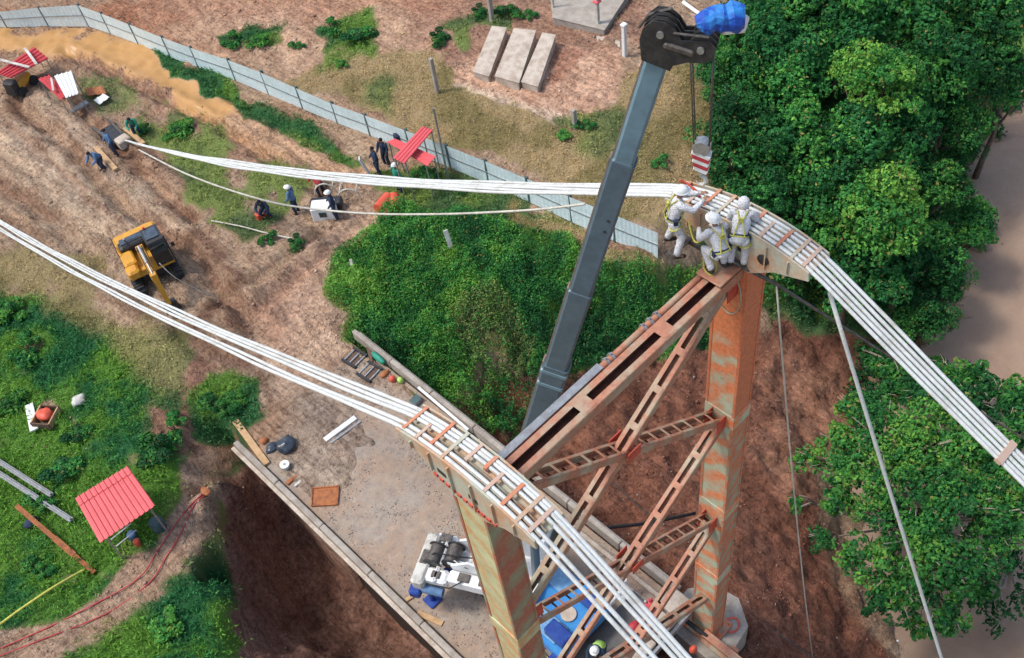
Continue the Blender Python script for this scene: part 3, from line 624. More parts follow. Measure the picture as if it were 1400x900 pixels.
# cable saddles
def cabz(y, side='R', ):
    """height of cable centre line over Y"""
    if abs(y - YT) <= 1.75:
        return ZT + 1.12 - .30 * ((y - YT) / 1.75) ** 2 - .04 * (y - YT)
    if y > YT:
        y0, z0 = YT + 1.75, ZT + .75; Lm = 46.4 - y0; t = (y - y0) / Lm
        return z0 + (.15 - z0) * t - 4 * (1.0 if side == 'R' else .85) * t * (1 - t) * .86
    y0, z0 = YT - 1.75, ZT + .89; dy = y0 - y
    return z0 - .52 * dy + .004 * dy * dy
def saddle(x):
    ys_ = [YT - 1.75 + 3.5 * i / 16 for i in range(17)]
    hw = .33
    q = MB()
    lo = [(YT - 1.78, ZT + .70), (YT - 1.0, ZT + .42), (YT - .45, ZT + .01), (YT + .45, ZT + .01), (YT + 1.0, ZT + .45), (YT + 1.78, ZT + .70)]
    for s in (-1, 1):
        prof = lo + [(y, cabz(y) + .02) for y in reversed(ys_)]
        q.prism([(u, v) for u, v in prof], 'x', x + s * hw - .02, x + s * hw + .02)
    # floor plate following the arc
    for a, c in zip(ys_[:-1], ys_[1:]): q.beam((x, a, cabz(a) - .12), (x, c, cabz(c) - .12), hw * 2 - .05, .05)
    for yy in (-1.2, -.45, .45, 1.2): q.box((x, YT + yy, cabz(YT + yy) - .42), (hw * 2 - .06, .03, .5))
    o = onT(q.build('cable_saddle', 'saddle', TW))
    for s in (-1, 1):
        for yy in (-1.3, -.8, -.28, .28, .8, 1.3):
            q = MB(); z_ = cabz(YT + yy); zb_ = ZT + .06 + .42 * abs(yy); q.box((x + s * (hw + .045), YT + yy, (z_ + zb_) / 2 - .03), (.05, .025, z_ - zb_ - .08)); q.build('stiffener_rib', 'saddle', o)
    for xx in (-.27, -.135, 0.0, .135, .27):      # guide fins between ropes
        q = MB()
        for a, c in zip(ys_[:-1], ys_[1:]): q.beam((x + xx + .068 * (1 if xx < 0 else -1), a, cabz(a) - .04), (x + xx + .068 * (1 if xx < 0 else -1), c, cabz(c) - .04), .012, .14)
        q.build('guide_fin', 'saddle', o)
    for yy, m_, xo, ww in ((1.55, 'primer', .02, .56), (1.15, 'fadedprimer', -.12, .34), (.80, 'primer', .05, .54), (.42, 'saddle', 0, .62), (.05, 'fadedprimer', .10, .36), (-.32, 'primer', .15, .28), (-.62, 'fadedprimer', -.08, .42), (-1.0, 'primer', -.02, .5), (-1.36, 'saddle', 0, .6), (-1.62, 'fadedprimer', 0, .56)):
        z = cabz(YT + yy); z2 = cabz(YT + yy + .07)
        q = MB(); q.beam((x + xo, YT + yy, z + .047), (x + xo, YT + yy + .07, z2 + .047), ww, .014)
        for s in (-1, 1): q.box((x + xo + s * ww / 2, YT + yy + .035, z + .01), (.03, .07, .09))
        q.build('rope_clamp', m_, o)
    # notched bolt strip and lifting holes on the face towards the deck camera side
    q = MB()
    for i in range(11 if x < 8 else 0): q.box((x - hw - .03, YT - .75 + i * .15, ZT + .24 + .002 * (i - 5) ** 2), (.04, .09, .08))
    if x < 8: q.build('bolt_strip', 'redprimer', o)
    for yy in (-.25, .55):
        q = MB(); q.box((x - hw - .024, YT + yy, ZT + .55), (.012, .22, .12)); q.build('access_slot', 'black', o)
    if x > 8:
        q = MB(); q.tube([(x - hw - .05, YT - .75, ZT + .62), (x - hw - .01, YT - .75, ZT + .62)], .13, 16); q.build('round_hole_plug', 'black', o)  # black disc, its colour stands in for the shade inside an open hole
saddle(XL); saddle(XR)
# ------------------------------------------------------------------ main cables
def main_cable(x, side, offs_back, offs_main, label):
    t = thing('suspension_cable', (x, YT, cabz(YT) + .0), label, 'cable', 'main cables over the tower saddles')
    base = Vector((x, YT, cabz(YT)))
    for i, (ob, om) in enumerate(zip(offs_back, offs_main)):
        pts = []
        for y in list(np.linspace(46.2, 10.2, 36)) + list(np.linspace(9.8, 6.6, 14)) + list(np.linspace(6.2, -22, 24)):
            f = sstep(46, 30, y) if side == 'R' else .85 + .15 * sstep(46, 20, y)
            k = sstep(YT - 1.8, YT + 1.8, y); off = (ob * k + om * (1 - k)) * (f if y > 10 else 1)
            dz = .018 * math.sin(y * 1.1 + i * 2.1) if abs(y - YT) > 2.5 else 0
            pts.append(Vector((x + off + .012 * math.sin(y * .7 + i), y, cabz(y, side) + dz)) - base)
        q = MB(); q.tube(pts, .041, 8); q.build('rope_strand', 'rope', t, True)
    for yy in ((2.15,) if side == 'R' else ()):
        q = MB(); z = cabz(yy); q.beam(Vector((x, yy, z + .02)) - base, Vector((x, yy - .12, z - .04)) - base, .56, .10); q.build('spacer_clamp', 'fadedprimer', t)
    return t
main_cable(XR, 'R', (-.205, -.105, .0, .10, .205), (-.23, -.12, -.005, .12, .23), 'bundle of white ropes passing over the saddle where three workers stand')
main_cable(XL, 'L', (-.26, -.165, .04, .135, .23), (-.26, -.14, .10, .20, .27), 'bundle of white ropes passing over the nearer saddle with no workers on it')
def rope(name, pts, r, m, label, cat='rope', n=6, group=None):
    q = MB(); q.tube(pts, r, n); o = q.build(name, m, None, True); rebase(o, pts[0]); return tag(o, label, cat, group)
def sag(a, b, s, n=20):
    a = Vector(a); b = Vector(b); return [a.lerp(b, i / n) - Vector((0, 0, 4 * s * (i / n) * (1 - i / n))) for i in range(n + 1)]
pa = G(190, 205, .3); pe = P(742, 288, 5.5)
pts_ = [P(190, 205, .5), P(255, 238, 1.6), P(330, 265, 2.6), P(400, 282, 3.4), P(500, 292, 4.3), P(600, 293, 5.2), P(680, 290, 6.2), P(742, 286, 7.0), P(800, 279, 7.8)]
def smooth(pts, n=6):
    out = []
    for i in range(len(pts) - 1):
        p0 = pts[max(i - 1, 0)]; p1 = pts[i]; p2 = pts[i + 1]; p3 = pts[min(i + 2, len(pts) - 1)]
        for k in range(n):
            t = k / n; out.append(.5 * ((2 * p1) + (p2 - p0) * t + (2 * p0 - 5 * p1 + 4 * p2 - p3) * t * t + (3 * p1 - p0 - 3 * p2 + p3) * t ** 3))
    return out + [pts[-1]]
rope('haul_rope', smooth(pts_), .045, 'ropeg', 'slack pale rope sagging below the far white bundle towards the grey boom')
rope('hanging_rope', sag((12.62, 6.18, 17.3), (14.6, -4.0, -9.0), .15), .045, 'rope', 'long white rope hanging from the far bundle down over the big tree')
rope('hanging_wire', sag((12.45, 7.25, 16.85), tuple(P(1112, 905, -6)), .5), .022, 'ropeg', 'thin grey rope hanging beside the right tower leg over the brown slope')
rope('stay_wire', [P(980, 345, 17.6), P(1010, 362, 17.35), P(1060, 388, 16.9), P(1220, 490, 15.2), P(1420, 612, 12.6), P(1600, 740, 10)], [.05, .05, .04, .024, .024, .024], 'wire', 'dark stay wire running from the workers feet to the right under the bundle', 'wire')
rope('pit_cable', smooth([P(800, 628, -3), P(900, 718, -4.5), P(960, 790, -4.4), P(1040, 850, -4.2), P(1120, 905, -5)]), .03, 'wire', 'thin dark cable crossing the brown slope behind the right leg', 'cable')
rope('drain_pipe', smooth([P(800, 735, -.4), P(830, 722, -.9), P(880, 716, -2), P(950, 702, -4.4)]), .07, 'rubber', 'dark flexible pipe curving out from the deck edge over the pit', 'pipe')
rope('black_hose_bundle', smooth([G(925, 845, 1.6) if False else P(925, 838, -.6), P(950, 858, -.9), P(985, 885, -1.2), P(1020, 915, -1.6)]), .09, 'rubber', 'thick black hoses lying beside the foot of the right tower leg', 'hose')
rope('slack_wire', smooth([P(218, 360, 3.3), P(240, 380, 2.4), P(275, 398, 1.0), G(300, 410, .1)]), .02, 'ropeg', 'thin slack wire dropping in front of the excavator cab', 'wire')
rope('ground_rope', smooth([G(290, 304, .1), G(330, 312, .12), G(370, 322, .1), G(400, 328, .1)]), .035, 'ropeg', 'pale rope lying on the grass right of the excavator')
# ------------------------------------------------------------------ site fence
ftop = [(-60, 17), (0, 19), (53, 12), (105, 6), (140, 21), (179, 35), (221, 52), (261, 67), (311, 84), (353, 99), (407, 121), (457, 145), (501, 157), (553, 181), (609, 200), (664, 221), (722, 247), (779, 270), (842, 294), (905, 321)]
fbot = [(-40, 36), (10, 37), (67, 36), (122, 36), (152, 46), (190, 60), (234, 78), (272, 92), (323, 110), (368, 129), (415, 149), (462, 168), (507, 185), (562, 207), (617, 229), (669, 251), (725, 276), (782, 303), (841, 329), (901, 353)]
FB = [G(*p) for p in fbot]
def topof(b, px_, py_):
    """height above base b whose projection has the picture row py_"""
    lo, hi = b.z, b.z + 12
    for _ in range(30):
        mz = (lo + hi) / 2; _x, y = toPix(np.array(b.x), np.array(b.y), np.array(mz))
        if y > py_: lo = mz
        else: hi = mz
    return lo
FT = [min(topof(b, *t) - b.z, 2.7) for b, t in zip(FB, ftop)]
print('FT', [round(h, 2) for h in FT])
FT = [.5 * h + .25 * (FT[max(i - 1, 0)] + FT[min(i + 1, len(FT) - 1)]) for i, h in enumerate(FT)]
fe = thing('site_fence', FB[10], 'long pale blue sheet metal fence with dark posts curving across the dry grass', 'fence')
o0 = Vector(FB[10]); FT = [h * 1.1 for h in FT]
for i in range(len(FB)):
    b, h = FB[i], FT[i]
    if i < len(FB) - 1:
        q = MB(); q.beam(b - o0 - Vector((0, 0, .2)), b - o0 + Vector((random.uniform(-.04, .04), 0, h + .05)), .12, .12); q.build('fence_post', 'post', fe)
    if i < len(FB) - 1:
        c, hc = FB[i + 1], FT[i + 1]; d = (c - b); n = 10; nrm = Vector((d.y, -d.x, 0)).normalized(); q = MB(); vs = []
        for k in range(n * 2 + 1):
            t = .015 + .97 * k / (2 * n); p = b + d * t - o0 + nrm * (.05 + (.010 if k % 2 else 0)); hh_ = h * (1 - t) + hc * t
            lean = nrm * 0.03
            vs += [p + Vector((0, 0, .02)), p + Vector((0, 0, hh_ * .52)) + lean * .5, p + Vector((0, 0, hh_ * .54)), p + Vector((0, 0, hh_)) + lean]
        fs = []
        for k in range(2 * n):
            for j in range(3): fs.append((k * 4 + j, k * 4 + 4 + j, k * 4 + 5 + j, k * 4 + 1 + j))
        q.add(vs, fs); pn = q.build('sheet_panel', 'fence', fe)
        q = MB(); q.beam(b - o0 + nrm * .085 + Vector((0, 0, h * .53)), c - o0 + nrm * .085 + Vector((0, 0, hc * .53)), .03, .05); q.build('rail', 'steel', pn)
# ------------------------------------------------------------------ crane
Cc = Vector((8.8, 12.6, 0))
cr = thing('mobile_crane', Cc, 'blue and white mobile crane on the deck with its grey boom raised past the tower', 'crane')
def onC(o): o.location = -Cc; return o
q = MB(); q.bbox((8.75, 12.9, .95), (2.35, 5.4, .5), b=.06); chassis = onC(q.build('chassis', 'blue', cr))
q = MB(); q.bbox((8.75, 11.3, 1.26), (2.3, 2.1, .12), b=.03); q.build('deck_plate', 'blue', chassis)
q = MB(); q.bbox((8.05, 11.3, 1.36), (.7, 1.3, .08), b=.03); q.build('tread_plate', 'bluel', chassis)
q = MB(); q.bbox((9.45, 12.0, 1.36), (.7, .8, .08), b=.03); q.build('tread_plate', 'bluel', chassis)
for c, sz in (((8.0, 10.72, 1.55), (.5, .85, .4)), ((9.5, 10.75, 1.52), (.42, .62, .36))):
    q = MB(); q.bbox(c, sz, b=.04); q.build('tool_box', 'blued', chassis)
q = MB()
for i in range(24):
    a0, a1 = 2 * math.pi * i / 24, 2 * math.pi * (i + 1) / 24
    q.add([(8.75 + r * math.cos(a), 11.0 + r * math.sin(a), z) for a, r, z in ((a0, .0, 1.40), (a0, .26, 1.40), (a1, .26, 1.40))], [(0, 1, 2)])
    q.add([(8.75 + r * math.cos(a), 11.0 + r * math.sin(a), z) for a, r, z in ((a0, .26, 1.35), (a1, .26, 1.35), (a1, .26, 1.40), (a0, .26, 1.40))], [(0, 1, 2, 3)])
q.build('hatch_cover', 'palecon', chassis)
for y in (10.8, 12.2, 13.8, 15.0):
    for x in (7.75, 9.75):
        q = MB(); q.tube([(x - .17, y, .5), (x + .17, y, .5)], .5, 20); wh = onC(autosmooth(q.build('wheel', 'rubber', cr)))
        q = MB(); q.tube([(x - .18, y, .5), (x + .18, y, .5)], .25, 14); q.build('rim', 'steel', wh)
for x, y in ((6.35, 15.3), (11.0, 15.2), (10.9, 10.5), (6.7, 10.5)):
    q = MB(); q.bbox(((x + 9) / 2, y, .85), (abs(x - 9), .28, .24), b=.03); q.tube([(x, y, .1), (x, y, 1.25)], .09, 10); q.bbox((x, y, .06), (.5, .5, .08)); onC(q.build('outrigger', 'blued' if x < 7 else 'white', cr))
fz = Vector((.465, -.885, 0)); rz_ = Vector((-.885, -.465, 0)); up = Vector((0, 0, 1)); C2 = Vector((8.35, 13.35, 0))
RM = Matrix((rz_, -fz, up)).transposed()      # local x = right, y = back, z = up
def L(x, y, z): return C2 + RM @ Vector((x, y, z))
q = MB(); q.tube([L(0, 0, 1.2), L(0, 0, 1.45)], .75, 24); onC(q.build('slewing_ring', 'black', cr))
q = MB(); q.bbox(L(0, .35, 1.6), (1.7, 3.0, .3), RM, .05); sup = onC(q.build('turntable', 'white', cr))
q = MB(); q.prism([(-.6, 1.45), (1.5, 1.45), (1.75, 2.35), (1.1, 2.8), (.2, 2.5)], 'x', -.5, -.42); q.prism([(-.6, 1.45), (1.5, 1.45), (1.75, 2.35), (1.1, 2.8), (.2, 2.5)], 'x', .42, .5)
q.v = [tuple(L(*v)) for v in q.v]; q.build('boom_bracket', 'white', sup)
q = MB(); q.bbox(L(.75, .8, 1.98), (.42, 1.9, .5), RM, .06); q.bbox(L(.78, 2.25, 1.9), (.5, .9, .35), RM, .08); onC(q.build('engine_cover', 'white', cr))
q = MB(); q.bbox(L(-.55, 2.35, 1.75), (.5, .8, .4), RM, .1); onC(q.build('counterweight', 'white', cr))
q = MB(); q.bbox(L(.3, 2.75, 1.8), (1.9, .45, .7), RM, .08); onC(q.build('counterweight', 'dirtywhite', cr))
q = MB(); q.bbox(L(.3, 1.55, 2.2), (.16, .8, .2), RM, .04); q.bbox(L(.3, 2.2, 2.05), (1.5, .14, .18), RM, .04); onC(q.build('hose_guard', 'white', cr))
for y, xx in ((1.85, .0), (2.45, .15)):
    q = MB(); q.tube([L(xx - .32, y, 2.1), L(xx + .32, y, 2.1)], .24, 18); wi = onC(autosmooth(q.build('winch_drum', 'wire', cr)))
    q = MB()
    for s in (-.34, .34): q.tube([L(xx + s - .02, y, 2.1), L(xx + s + .02, y, 2.1)], .32, 18)
    q.build('drum_flange', 'black', wi)
q = MB(); q.tube([L(1.15, 1.9, 1.6), L(1.15, 2.6, 1.6)], .16, 12); onC(autosmooth(q.build('air_tank', 'bluecloth', cr)))
q = MB(); q.bbox(L(1.2, 2.85, 1.5), (.5, .4, .35), RM, .05); onC(q.build('side_box', 'blued', cr))
for k, pts in enumerate(([(-.2, 1.2, 1.8), (.1, 1.6, 2.3), (.2, 2.4, 2.4), (.5, 2.9, 2.0)], [(.4, .6, 2.3), (.5, 1.2, 2.5), (.2, 1.9, 2.55)], [(.9, 1.2, 2.3), (1.15, 1.6, 2.1), (1.1, 2.4, 1.9)], [(-.5, .8, 1.8), (-.55, 1.6, 2.1), (-.3, 2.6, 2.0)])):
    q = MB(); q.tube([L(*v) for v in pts], .025, 6); onC(q.build('hydraulic_hose', 'rubber', cr))
for x_, y_, sz in ((.75, .5, (.3, .35, .06)), (.75, 1.2, (.3, .4, .06)), (.3, 2.75, (.5, .25, .06)), (-.55, 2.3, (.3, .4, .06)), (.8, 2.2, (.25, .3, .08))):
    q = MB(); q.bbox(L(x_, y_, 2.26 if y_ < 1.5 else 2.17 if y_ > 2.5 else 2.1), sz, RM, .02); onC(q.build('vent_grille', 'wire', cr))
# cab on the left of the turntable
q = MB(); q.prism([(-1.55, 1.3), (.55, 1.3), (.6, 2.55), (.1, 2.95), (-1.15, 2.95), (-1.6, 2.2)], 'x', -1.45, -.72); q.v = [tuple(L(*v)) for v in q.v]; cab = onC(q.build('cab', 'white', cr))
q = MB(); q.bbox(L(-1.08, -.52, 2.965), (.46, .85, .03), RM, .02); q.build('roof_window', 'teal', cab)
q = MB(); q.bbox(L(-1.08, -1.42, 2.6), (.6, .03, .55), RM @ Matrix.Rotation(rad(-30), 3, 'X'), .01); q.build('windscreen', 'glass', cab)
q = MB(); q.bbox(L(-1.46, -.5, 2.4), (.03, 1.3, .6), RM, .01); q.build('side_window', 'glass', cab)
# boom
B0 = Vector((8.15, 13.7, 2.55)); B1 = Vector((10.68, 8.86, 22.9)); bd = (B1 - B0); BL = bd.length; bd.normalize()
fwd = (fz - bd * fz.dot(bd)).normalized(); sd2 = bd.cross(fwd).normalized()
BM = Matrix((sd2, fwd, bd)).transposed()
def bsec(name, t0, t1, wd, dp, m_, parent):
    wd *= .78; dp *= .77
    q = MB(); a = B0 + bd * BL * t0; c = B0 + bd * BL * t1; b_ = .05
    prof = [(-wd / 2 + b_, -dp / 2), (wd / 2 - b_, -dp / 2), (wd / 2, -dp / 2 + b_), (wd / 2, dp / 2 - b_), (wd / 2 - b_, dp / 2), (-wd / 2 + b_, dp / 2), (-wd / 2, dp / 2 - b_), (-wd / 2, -dp / 2 + b_)]
    vs = [a + BM @ Vector((u, v, 0)) for u, v in prof] + [c + BM @ Vector((u, v, 0)) for u, v in prof]
    q.add(vs, [tuple(range(7, -1, -1)), tuple(range(8, 16))] + [(i, (i + 1) % 8, 8 + (i + 1) % 8, 8 + i) for i in range(8)])
    o = onC(q.build(name, m_, parent))
    q = MB(); q.beam(a + BM @ Vector((0, -dp / 2 - .02, 0)), c + BM @ Vector((0, -dp / 2 - .02, 0)), wd * .5, .03, up=fwd); q.build('wear_strip', 'boomedge', o)
    return o
bs1 = bsec('boom_section', 0, .565, .60, .80, 'boom', cr); bsec('boom_section', .565, .70, .52, .69, 'boom', cr)
bsec('boom_section', .70, .885, .47, .61, 'boom', cr); bs4 = bsec('boom_section', .885, 1, .40, .50, 'boomtip', cr)
for t, wd, dp in ((.555, .50, .65), (.53, .49, .64), (.70, .40, .51), (.885, .345, .41)):
    q = MB(); a = B0 + bd * BL * t; q.bbox(a, (wd, dp, .10 if t > .56 else .16), BM, .03); onC(q.build('section_collar', 'boomtip' if t < .56 else 'boom', cr))
for t in (.80, .815):
    for dxx in (.08,):
        a = B0 + bd * BL * t + fwd * dxx
        for s in (-1, 1):
            q = MB(); q.tube([a + sd2 * s * .17, a + sd2 * s * .192], .035, 10); q.build('pin_hole', 'black', bs4)
q = MB(); a = L(0, -1.0, 1.7); c = B0 + bd * 5.5 + fwd * .42; q.tube([a, a.lerp(c, .62)], .15, 12); q.tube([a.lerp(c, .6), c], .09, 12); onC(q.build('luffing_cylinder', 'boom', cr))
# boom head
def hp(n_, d_, s_=0): return B1 + fwd * (n_ * .9 + .02) + bd * (d_ * .8) + sd2 * s_ * .85
prof = [(-.28, -.1), (-.42, .35), (-.42, .62), (-.30, .85), (-.08, .90), (.12, .80), (.28, .62), (.5, .70), (.72, .80), (.88, .68), (.90, .45), (.78, .28), (.5, .18), (.28, .0), (.26, -.15)]
hd_ = None
for s in (-.23, .23, -.08, .08):
    q = MB(); n = len(prof); q.add([hp(a, b_, s - .015) for a, b_ in prof] + [hp(a, b_, s + .015) for a, b_ in prof], [tuple(range(n)), tuple(range(2 * n - 1, n - 1, -1))] + [(i, (i + 1) % n, (i + 1) % n + n, i + n) for i in range(n)])
    o = onC(q.build('head_plate', 'black', cr)); hd_ = hd_ or o
for (a, b_, r) in ((-.10, .62, .21), (.64, .56, .18)):
    for s in (-.155, 0, .155):
        q = MB(); q.tube([hp(a, b_, s - .045), hp(a, b_, s - .02), hp(a, b_, s + .02), hp(a, b_, s + .045)], [r + .03, r, r, r + .03], 22); onC(autosmooth(q.build('sheave', 'rubber', cr)))
    q = MB(); q.tube([hp(a, b_, -.29), hp(a, b_, .29)], .06, 12); onC(q.build('sheave_pin', 'steel', cr))
q = MB(); q.bbox(hp(.28, .42, .0), (.5, .5, .12), BM, .03); q.tube([hp(.1, .75, -.26), hp(.7, .9, -.26)], .02, 6); q.tube([hp(-.05, 1.0, .1), hp(-.4, .7, .1), hp(-.5, .35, .1)], .025, 6); onC(q.build('rope_guard', 'wire', cr))
q = MB(); q.tube([P(934, 3, 23.9), P(960, 22, 23.9)], .028, 6); onC(q.build('wind_rod', 'white', cr))
# blue tarpaulin wrapped roller on the head
c0 = P(952, 31, 23.9); c1 = P(1019, 22, 23.9); ax = (c1 - c0); q = MB(); pts = []; rs = []
for i in range(9):
    t = i / 8; pts.append(c0 + ax * t + Vector((.01 * math.sin(i * 3), .01, .02 * math.sin(i * 2.3)))); rs.append([.09, .17, .20, .19, .215, .20, .22, .21, .17][i])
q.tube(pts, rs, 12)
for k, v in enumerate(q.v):
    nn = mnoise.noise(Vector(v) * 5); q.v[k] = (v[0] + nn * .04, v[1] + nn * .03, v[2] + nn * .05)
o = q.build('blue_tarpaulin', 'blued'); rebase(tag(o, 'crumpled blue tarpaulin tied over the end of the crane boom', 'tarpaulin'), c0)
M['bluet'] = mat('bright_blue_tarp', (.01, .07, .42), (.03, .22, .62), .45, scale=3, amt=(.5, .6)); o.data.materials[0] = M['bluet']
q = MB(); a = P(988, 41, 23.75); c = P(1012, 35, 23.75); c2_ = P(1016, 24, 23.8); q.tube([a, c, c2_], [.08, .13, .1], 10); rebase(tag(q.build('white_sheet', 'white', None, True), 'white sheet showing from under the blue tarpaulin at the boom end', 'sheet'), a)
# hoist ropes and hook block
hk = Vector((11.02, 8.2, 0)); top = hp(.64, .56)
HZ = 20.95
t = thing('hook_block', (hk.x, hk.y, HZ), 'red and white striped crane hook block hanging on dark ropes above the workers', 'hook')
sdx = fwd.copy(); sdx.z = 0; sdx.normalize(); nrm = Vector((-sdx.y, sdx.x, 0)); HM = Matrix((sdx, nrm, up)).transposed()
for k in range(5):
    q = MB(); z0 = -.09 * k; wd = .34 - .02 * k; q.bbox(HM @ Vector((0, 0, z0 - .02)), (wd, .20 - .01 * k, .084), HM @ Matrix.Rotation(rad(20), 3, 'Y'), .012); q.build('painted_band', 'redtarp' if k % 2 else 'white', t)
q = MB(); q.bbox(HM @ Vector((0, 0, .12)), (.3, .16, .18), HM, .03); q.tube([HM @ Vector((0, -.1, .12)), HM @ Vector((0, .1, .12))], .15, 16); q.build('sheave_case', 'steel', t)
q = MB(); q.tube([HM @ Vector(v) for v in ((0, 0, -.42), (0, 0, -.55), (.07, 0, -.60), (.10, 0, -.68), (.05, 0, -.76), (-.03, 0, -.76), (-.07, 0, -.70))], [.05, .04, .04, .045, .04, .03, .015], 8); q.build('hook', 'dirtywhite', t)
for k, (n_, xx, yy) in enumerate(((.42, -.13, -.05), (.44, -.12, .05), (.84, .13, -.05), (.85, .13, .05))):
    a = hp(n_, .5, yy); e = Vector((hk.x, hk.y, HZ + .16)) + HM @ Vector((xx, yy, 0))
    rope('hoist_rope', [a, e], .014, 'wire', ('hoist rope at the front of the hook block on its left side', 'hoist rope at the back of the hook block on its left side', 'hoist rope at the front of the hook block on its right side', 'hoist rope at the back of the hook block on its right side')[k], 'hoist rope', 6, 'hoist ropes of the crane')
# ------------------------------------------------------------------ people
def skinmesh(nodes, edges, sub=2):
    me = bpy.data.meshes.new('s'); me.from_pydata([n[0] for n in nodes], edges, []); o = bpy.data.objects.new('s', me); COL.objects.link(o)
    o.modifiers.new('k', 'SKIN'); sv = me.skin_vertices[0].data
    for i, n in enumerate(nodes): sv[i].radius = (n[1], n[1]) if not isinstance(n[1], tuple) else n[1]; sv[i].use_root = (i == 0)
    md = o.modifiers.new('u', 'SUBSURF'); md.levels = sub; md.render_levels = sub
    dg = bpy.context.evaluated_depsgraph_get(); out = bpy.data.meshes.new_from_object(o.evaluated_get(dg)); bpy.data.objects.remove(o); bpy.data.meshes.remove(me)
    out.materials.clear(); return out
def V(*a): return Vector(a)
def person(loc, face, label, pose='stand', cloth='coverall', legs=None, hat='white', hood=False, harness=True, detail=True, scale=1.0, group=None, vest=None):
    """face: heading angle of the direction the person looks, world degrees"""
    t = thing('person', loc, label, 'person', group, rad(face - 90)); t.scale = (scale,) * 3
    # joints for a figure 1.72 m tall looking along +Y; x>0 is its right hand side
    hip = V(0, 0, .92); ch = V(0, .02, 1.25); nk = V(0, .02, 1.46); hc = V(0, .05, 1.60)
    sh = [V(-.19, .02, 1.40), V(.19, .02, 1.40)]; hj = [V(-.10, 0, .88), V(.10, 0, .88)]
    el = [V(-.27, .05, 1.13), V(.27, .05, 1.13)]; wr = [V(-.26, .22, .95), V(.26, .22, .95)]
    kn = [V(-.12, .06, .48), V(.12, .06, .48)]; an = [V(-.13, 0, .09), V(.13, 0, .09)]
    def lean(a, d=0):   # bend the trunk forward about the hip
        Rm = Matrix.Rotation(-rad(a), 3, 'X')
        for l in (ch, nk, hc): v = Rm @ (l - hip) + hip; l[:] = v
        for s in (sh, el, wr):
            for l in s: l[:] = Rm @ (l - hip) + hip
    def drop(z, y=0):
        for l in (hip, ch, nk, hc, *sh, *el, *wr, *hj): l.z -= z; l.y += y
    if pose == 'reach':      # arms stretched forward, legs apart
        lean(12); wr[0][:] = sh[0] + V(.02, .48, -.08); wr[1][:] = sh[1] + V(-.06, .46, -.02); el[0][:] = sh[0] + V(-.06, .24, -.14); el[1][:] = sh[1] + V(.05, .24, -.12)
        kn[0][:] = (-.2, .10, .5); an[0][:] = (-.26, -.02, .09); kn[1][:] = (.2, .16, .52); an[1][:] = (.28, .04, .09)
    if pose == 'crouch':     # knees bent, body forward, hands working in front
        drop(.30, -.12); lean(28); kn[0][:] = (-.18, .22, .50); kn[1][:] = (.18, .24, .50); an[0][:] = (-.16, -.02, .09); an[1][:] = (.16, 0, .09)
        el[0][:] = sh[0] + V(-.10, .14, -.22); el[1][:] = sh[1] + V(.10, .14, -.22); wr[0][:] = sh[0] + V(.04, .38, -.26); wr[1][:] = sh[1] + V(-.04, .38, -.28)
    if pose == 'bend':
        lean(38); drop(.06, -.05); kn[0][:] = (-.13, .12, .47); kn[1][:] = (.14, .05, .46)
        el[0][:] = sh[0] + V(-.06, .10, -.26); el[1][:] = sh[1] + V(.08, .12, -.24); wr[0][:] = sh[0] + V(.03, .36, -.34); wr[1][:] = sh[1] + V(-.02, .38, -.30)
    if pose == 'walk':
        kn[0][:] = (-.11, .2, .5); an[0][:] = (-.12, .24, .1); kn[1][:] = (.11, .02, .48); an[1][:] = (.12, -.22, .12)
    Nn = [(hip, .09), (ch, (.10, .085)), (nk, .05), (hc - V(0, .01, .02), .085), (hc + V(0, -.01, .06), .08)]; E = [(0, 1), (1, 2), (2, 3), (3, 4)]
    def add(p, r, par): Nn.append((p, r)); E.append((par, len(Nn) - 1)); return len(Nn) - 1
    hands = []
    for s in (0, 1):
        a = add(sh[s], .045, 1); b = add(el[s], .036, a); c = add(wr[s], .028, b); d = (wr[s] - el[s]).normalized(); sgn = 1 if s else -1
        pm = wr[s] + d * .07; pi_ = add(pm, (.038, .02), c); side = d.cross(V(0, 0, 1)).normalized(); dn = side.cross(d).normalized()
        if dn.z > 0: dn = -dn
        if detail:
            for k, (off, ln) in enumerate(((-.03, .062), (-.010, .075), (.010, .070), (.03, .052))):
                k1 = pm + side * off + d * .035; f1 = add(k1, .0095, pi_); f2 = add(k1 + d * ln * .55 + dn * .012, .0085, f1); add(k1 + d * ln * .8 + dn * .045, .007, f2)
            th = add(pm + side * (.042 * (-sgn)) - d * .01, .011, pi_); add(pm + side * (.06 * (-sgn)) + d * .04 + dn * .02, .009, th)
        a = add(hj[s], .065, 0); b = add(kn[s], .058, a); c = add(an[s], .035, b); toe = an[s] + V((-.02 if s == 0 else .02), .15, -.045); add(toe, .035, c)
    body = link('body', skinmesh(Nn, E, 1 if detail else 1), t, 'skin', True)
    if detail:      # face: nose, ears and eyes joined to the head region as children
        q = MB(); q.ball(hc + V(0, .098, -.005), (.014, .02, .022), 8, 5); q.ball(hc + V(-.085, 0, 0), (.012, .02, .03), 8, 5); q.ball(hc + V(.085, 0, 0), (.012, .02, .03), 8, 5); f_ = q.build('face', 'skin', t, True)
        q = MB(); q.ball(hc + V(-.032, .088, .02), .010, 6, 4); q.ball(hc + V(.032, .088, .02), .010, 6, 4); q.box(hc + V(0, .088, -.045), (.045, .01, .008)); q.build('eyes_and_mouth', 'hair', f_)
    # clothing: lofted jacket and trousers that follow the same joints
    n_s = 14 if detail else 9
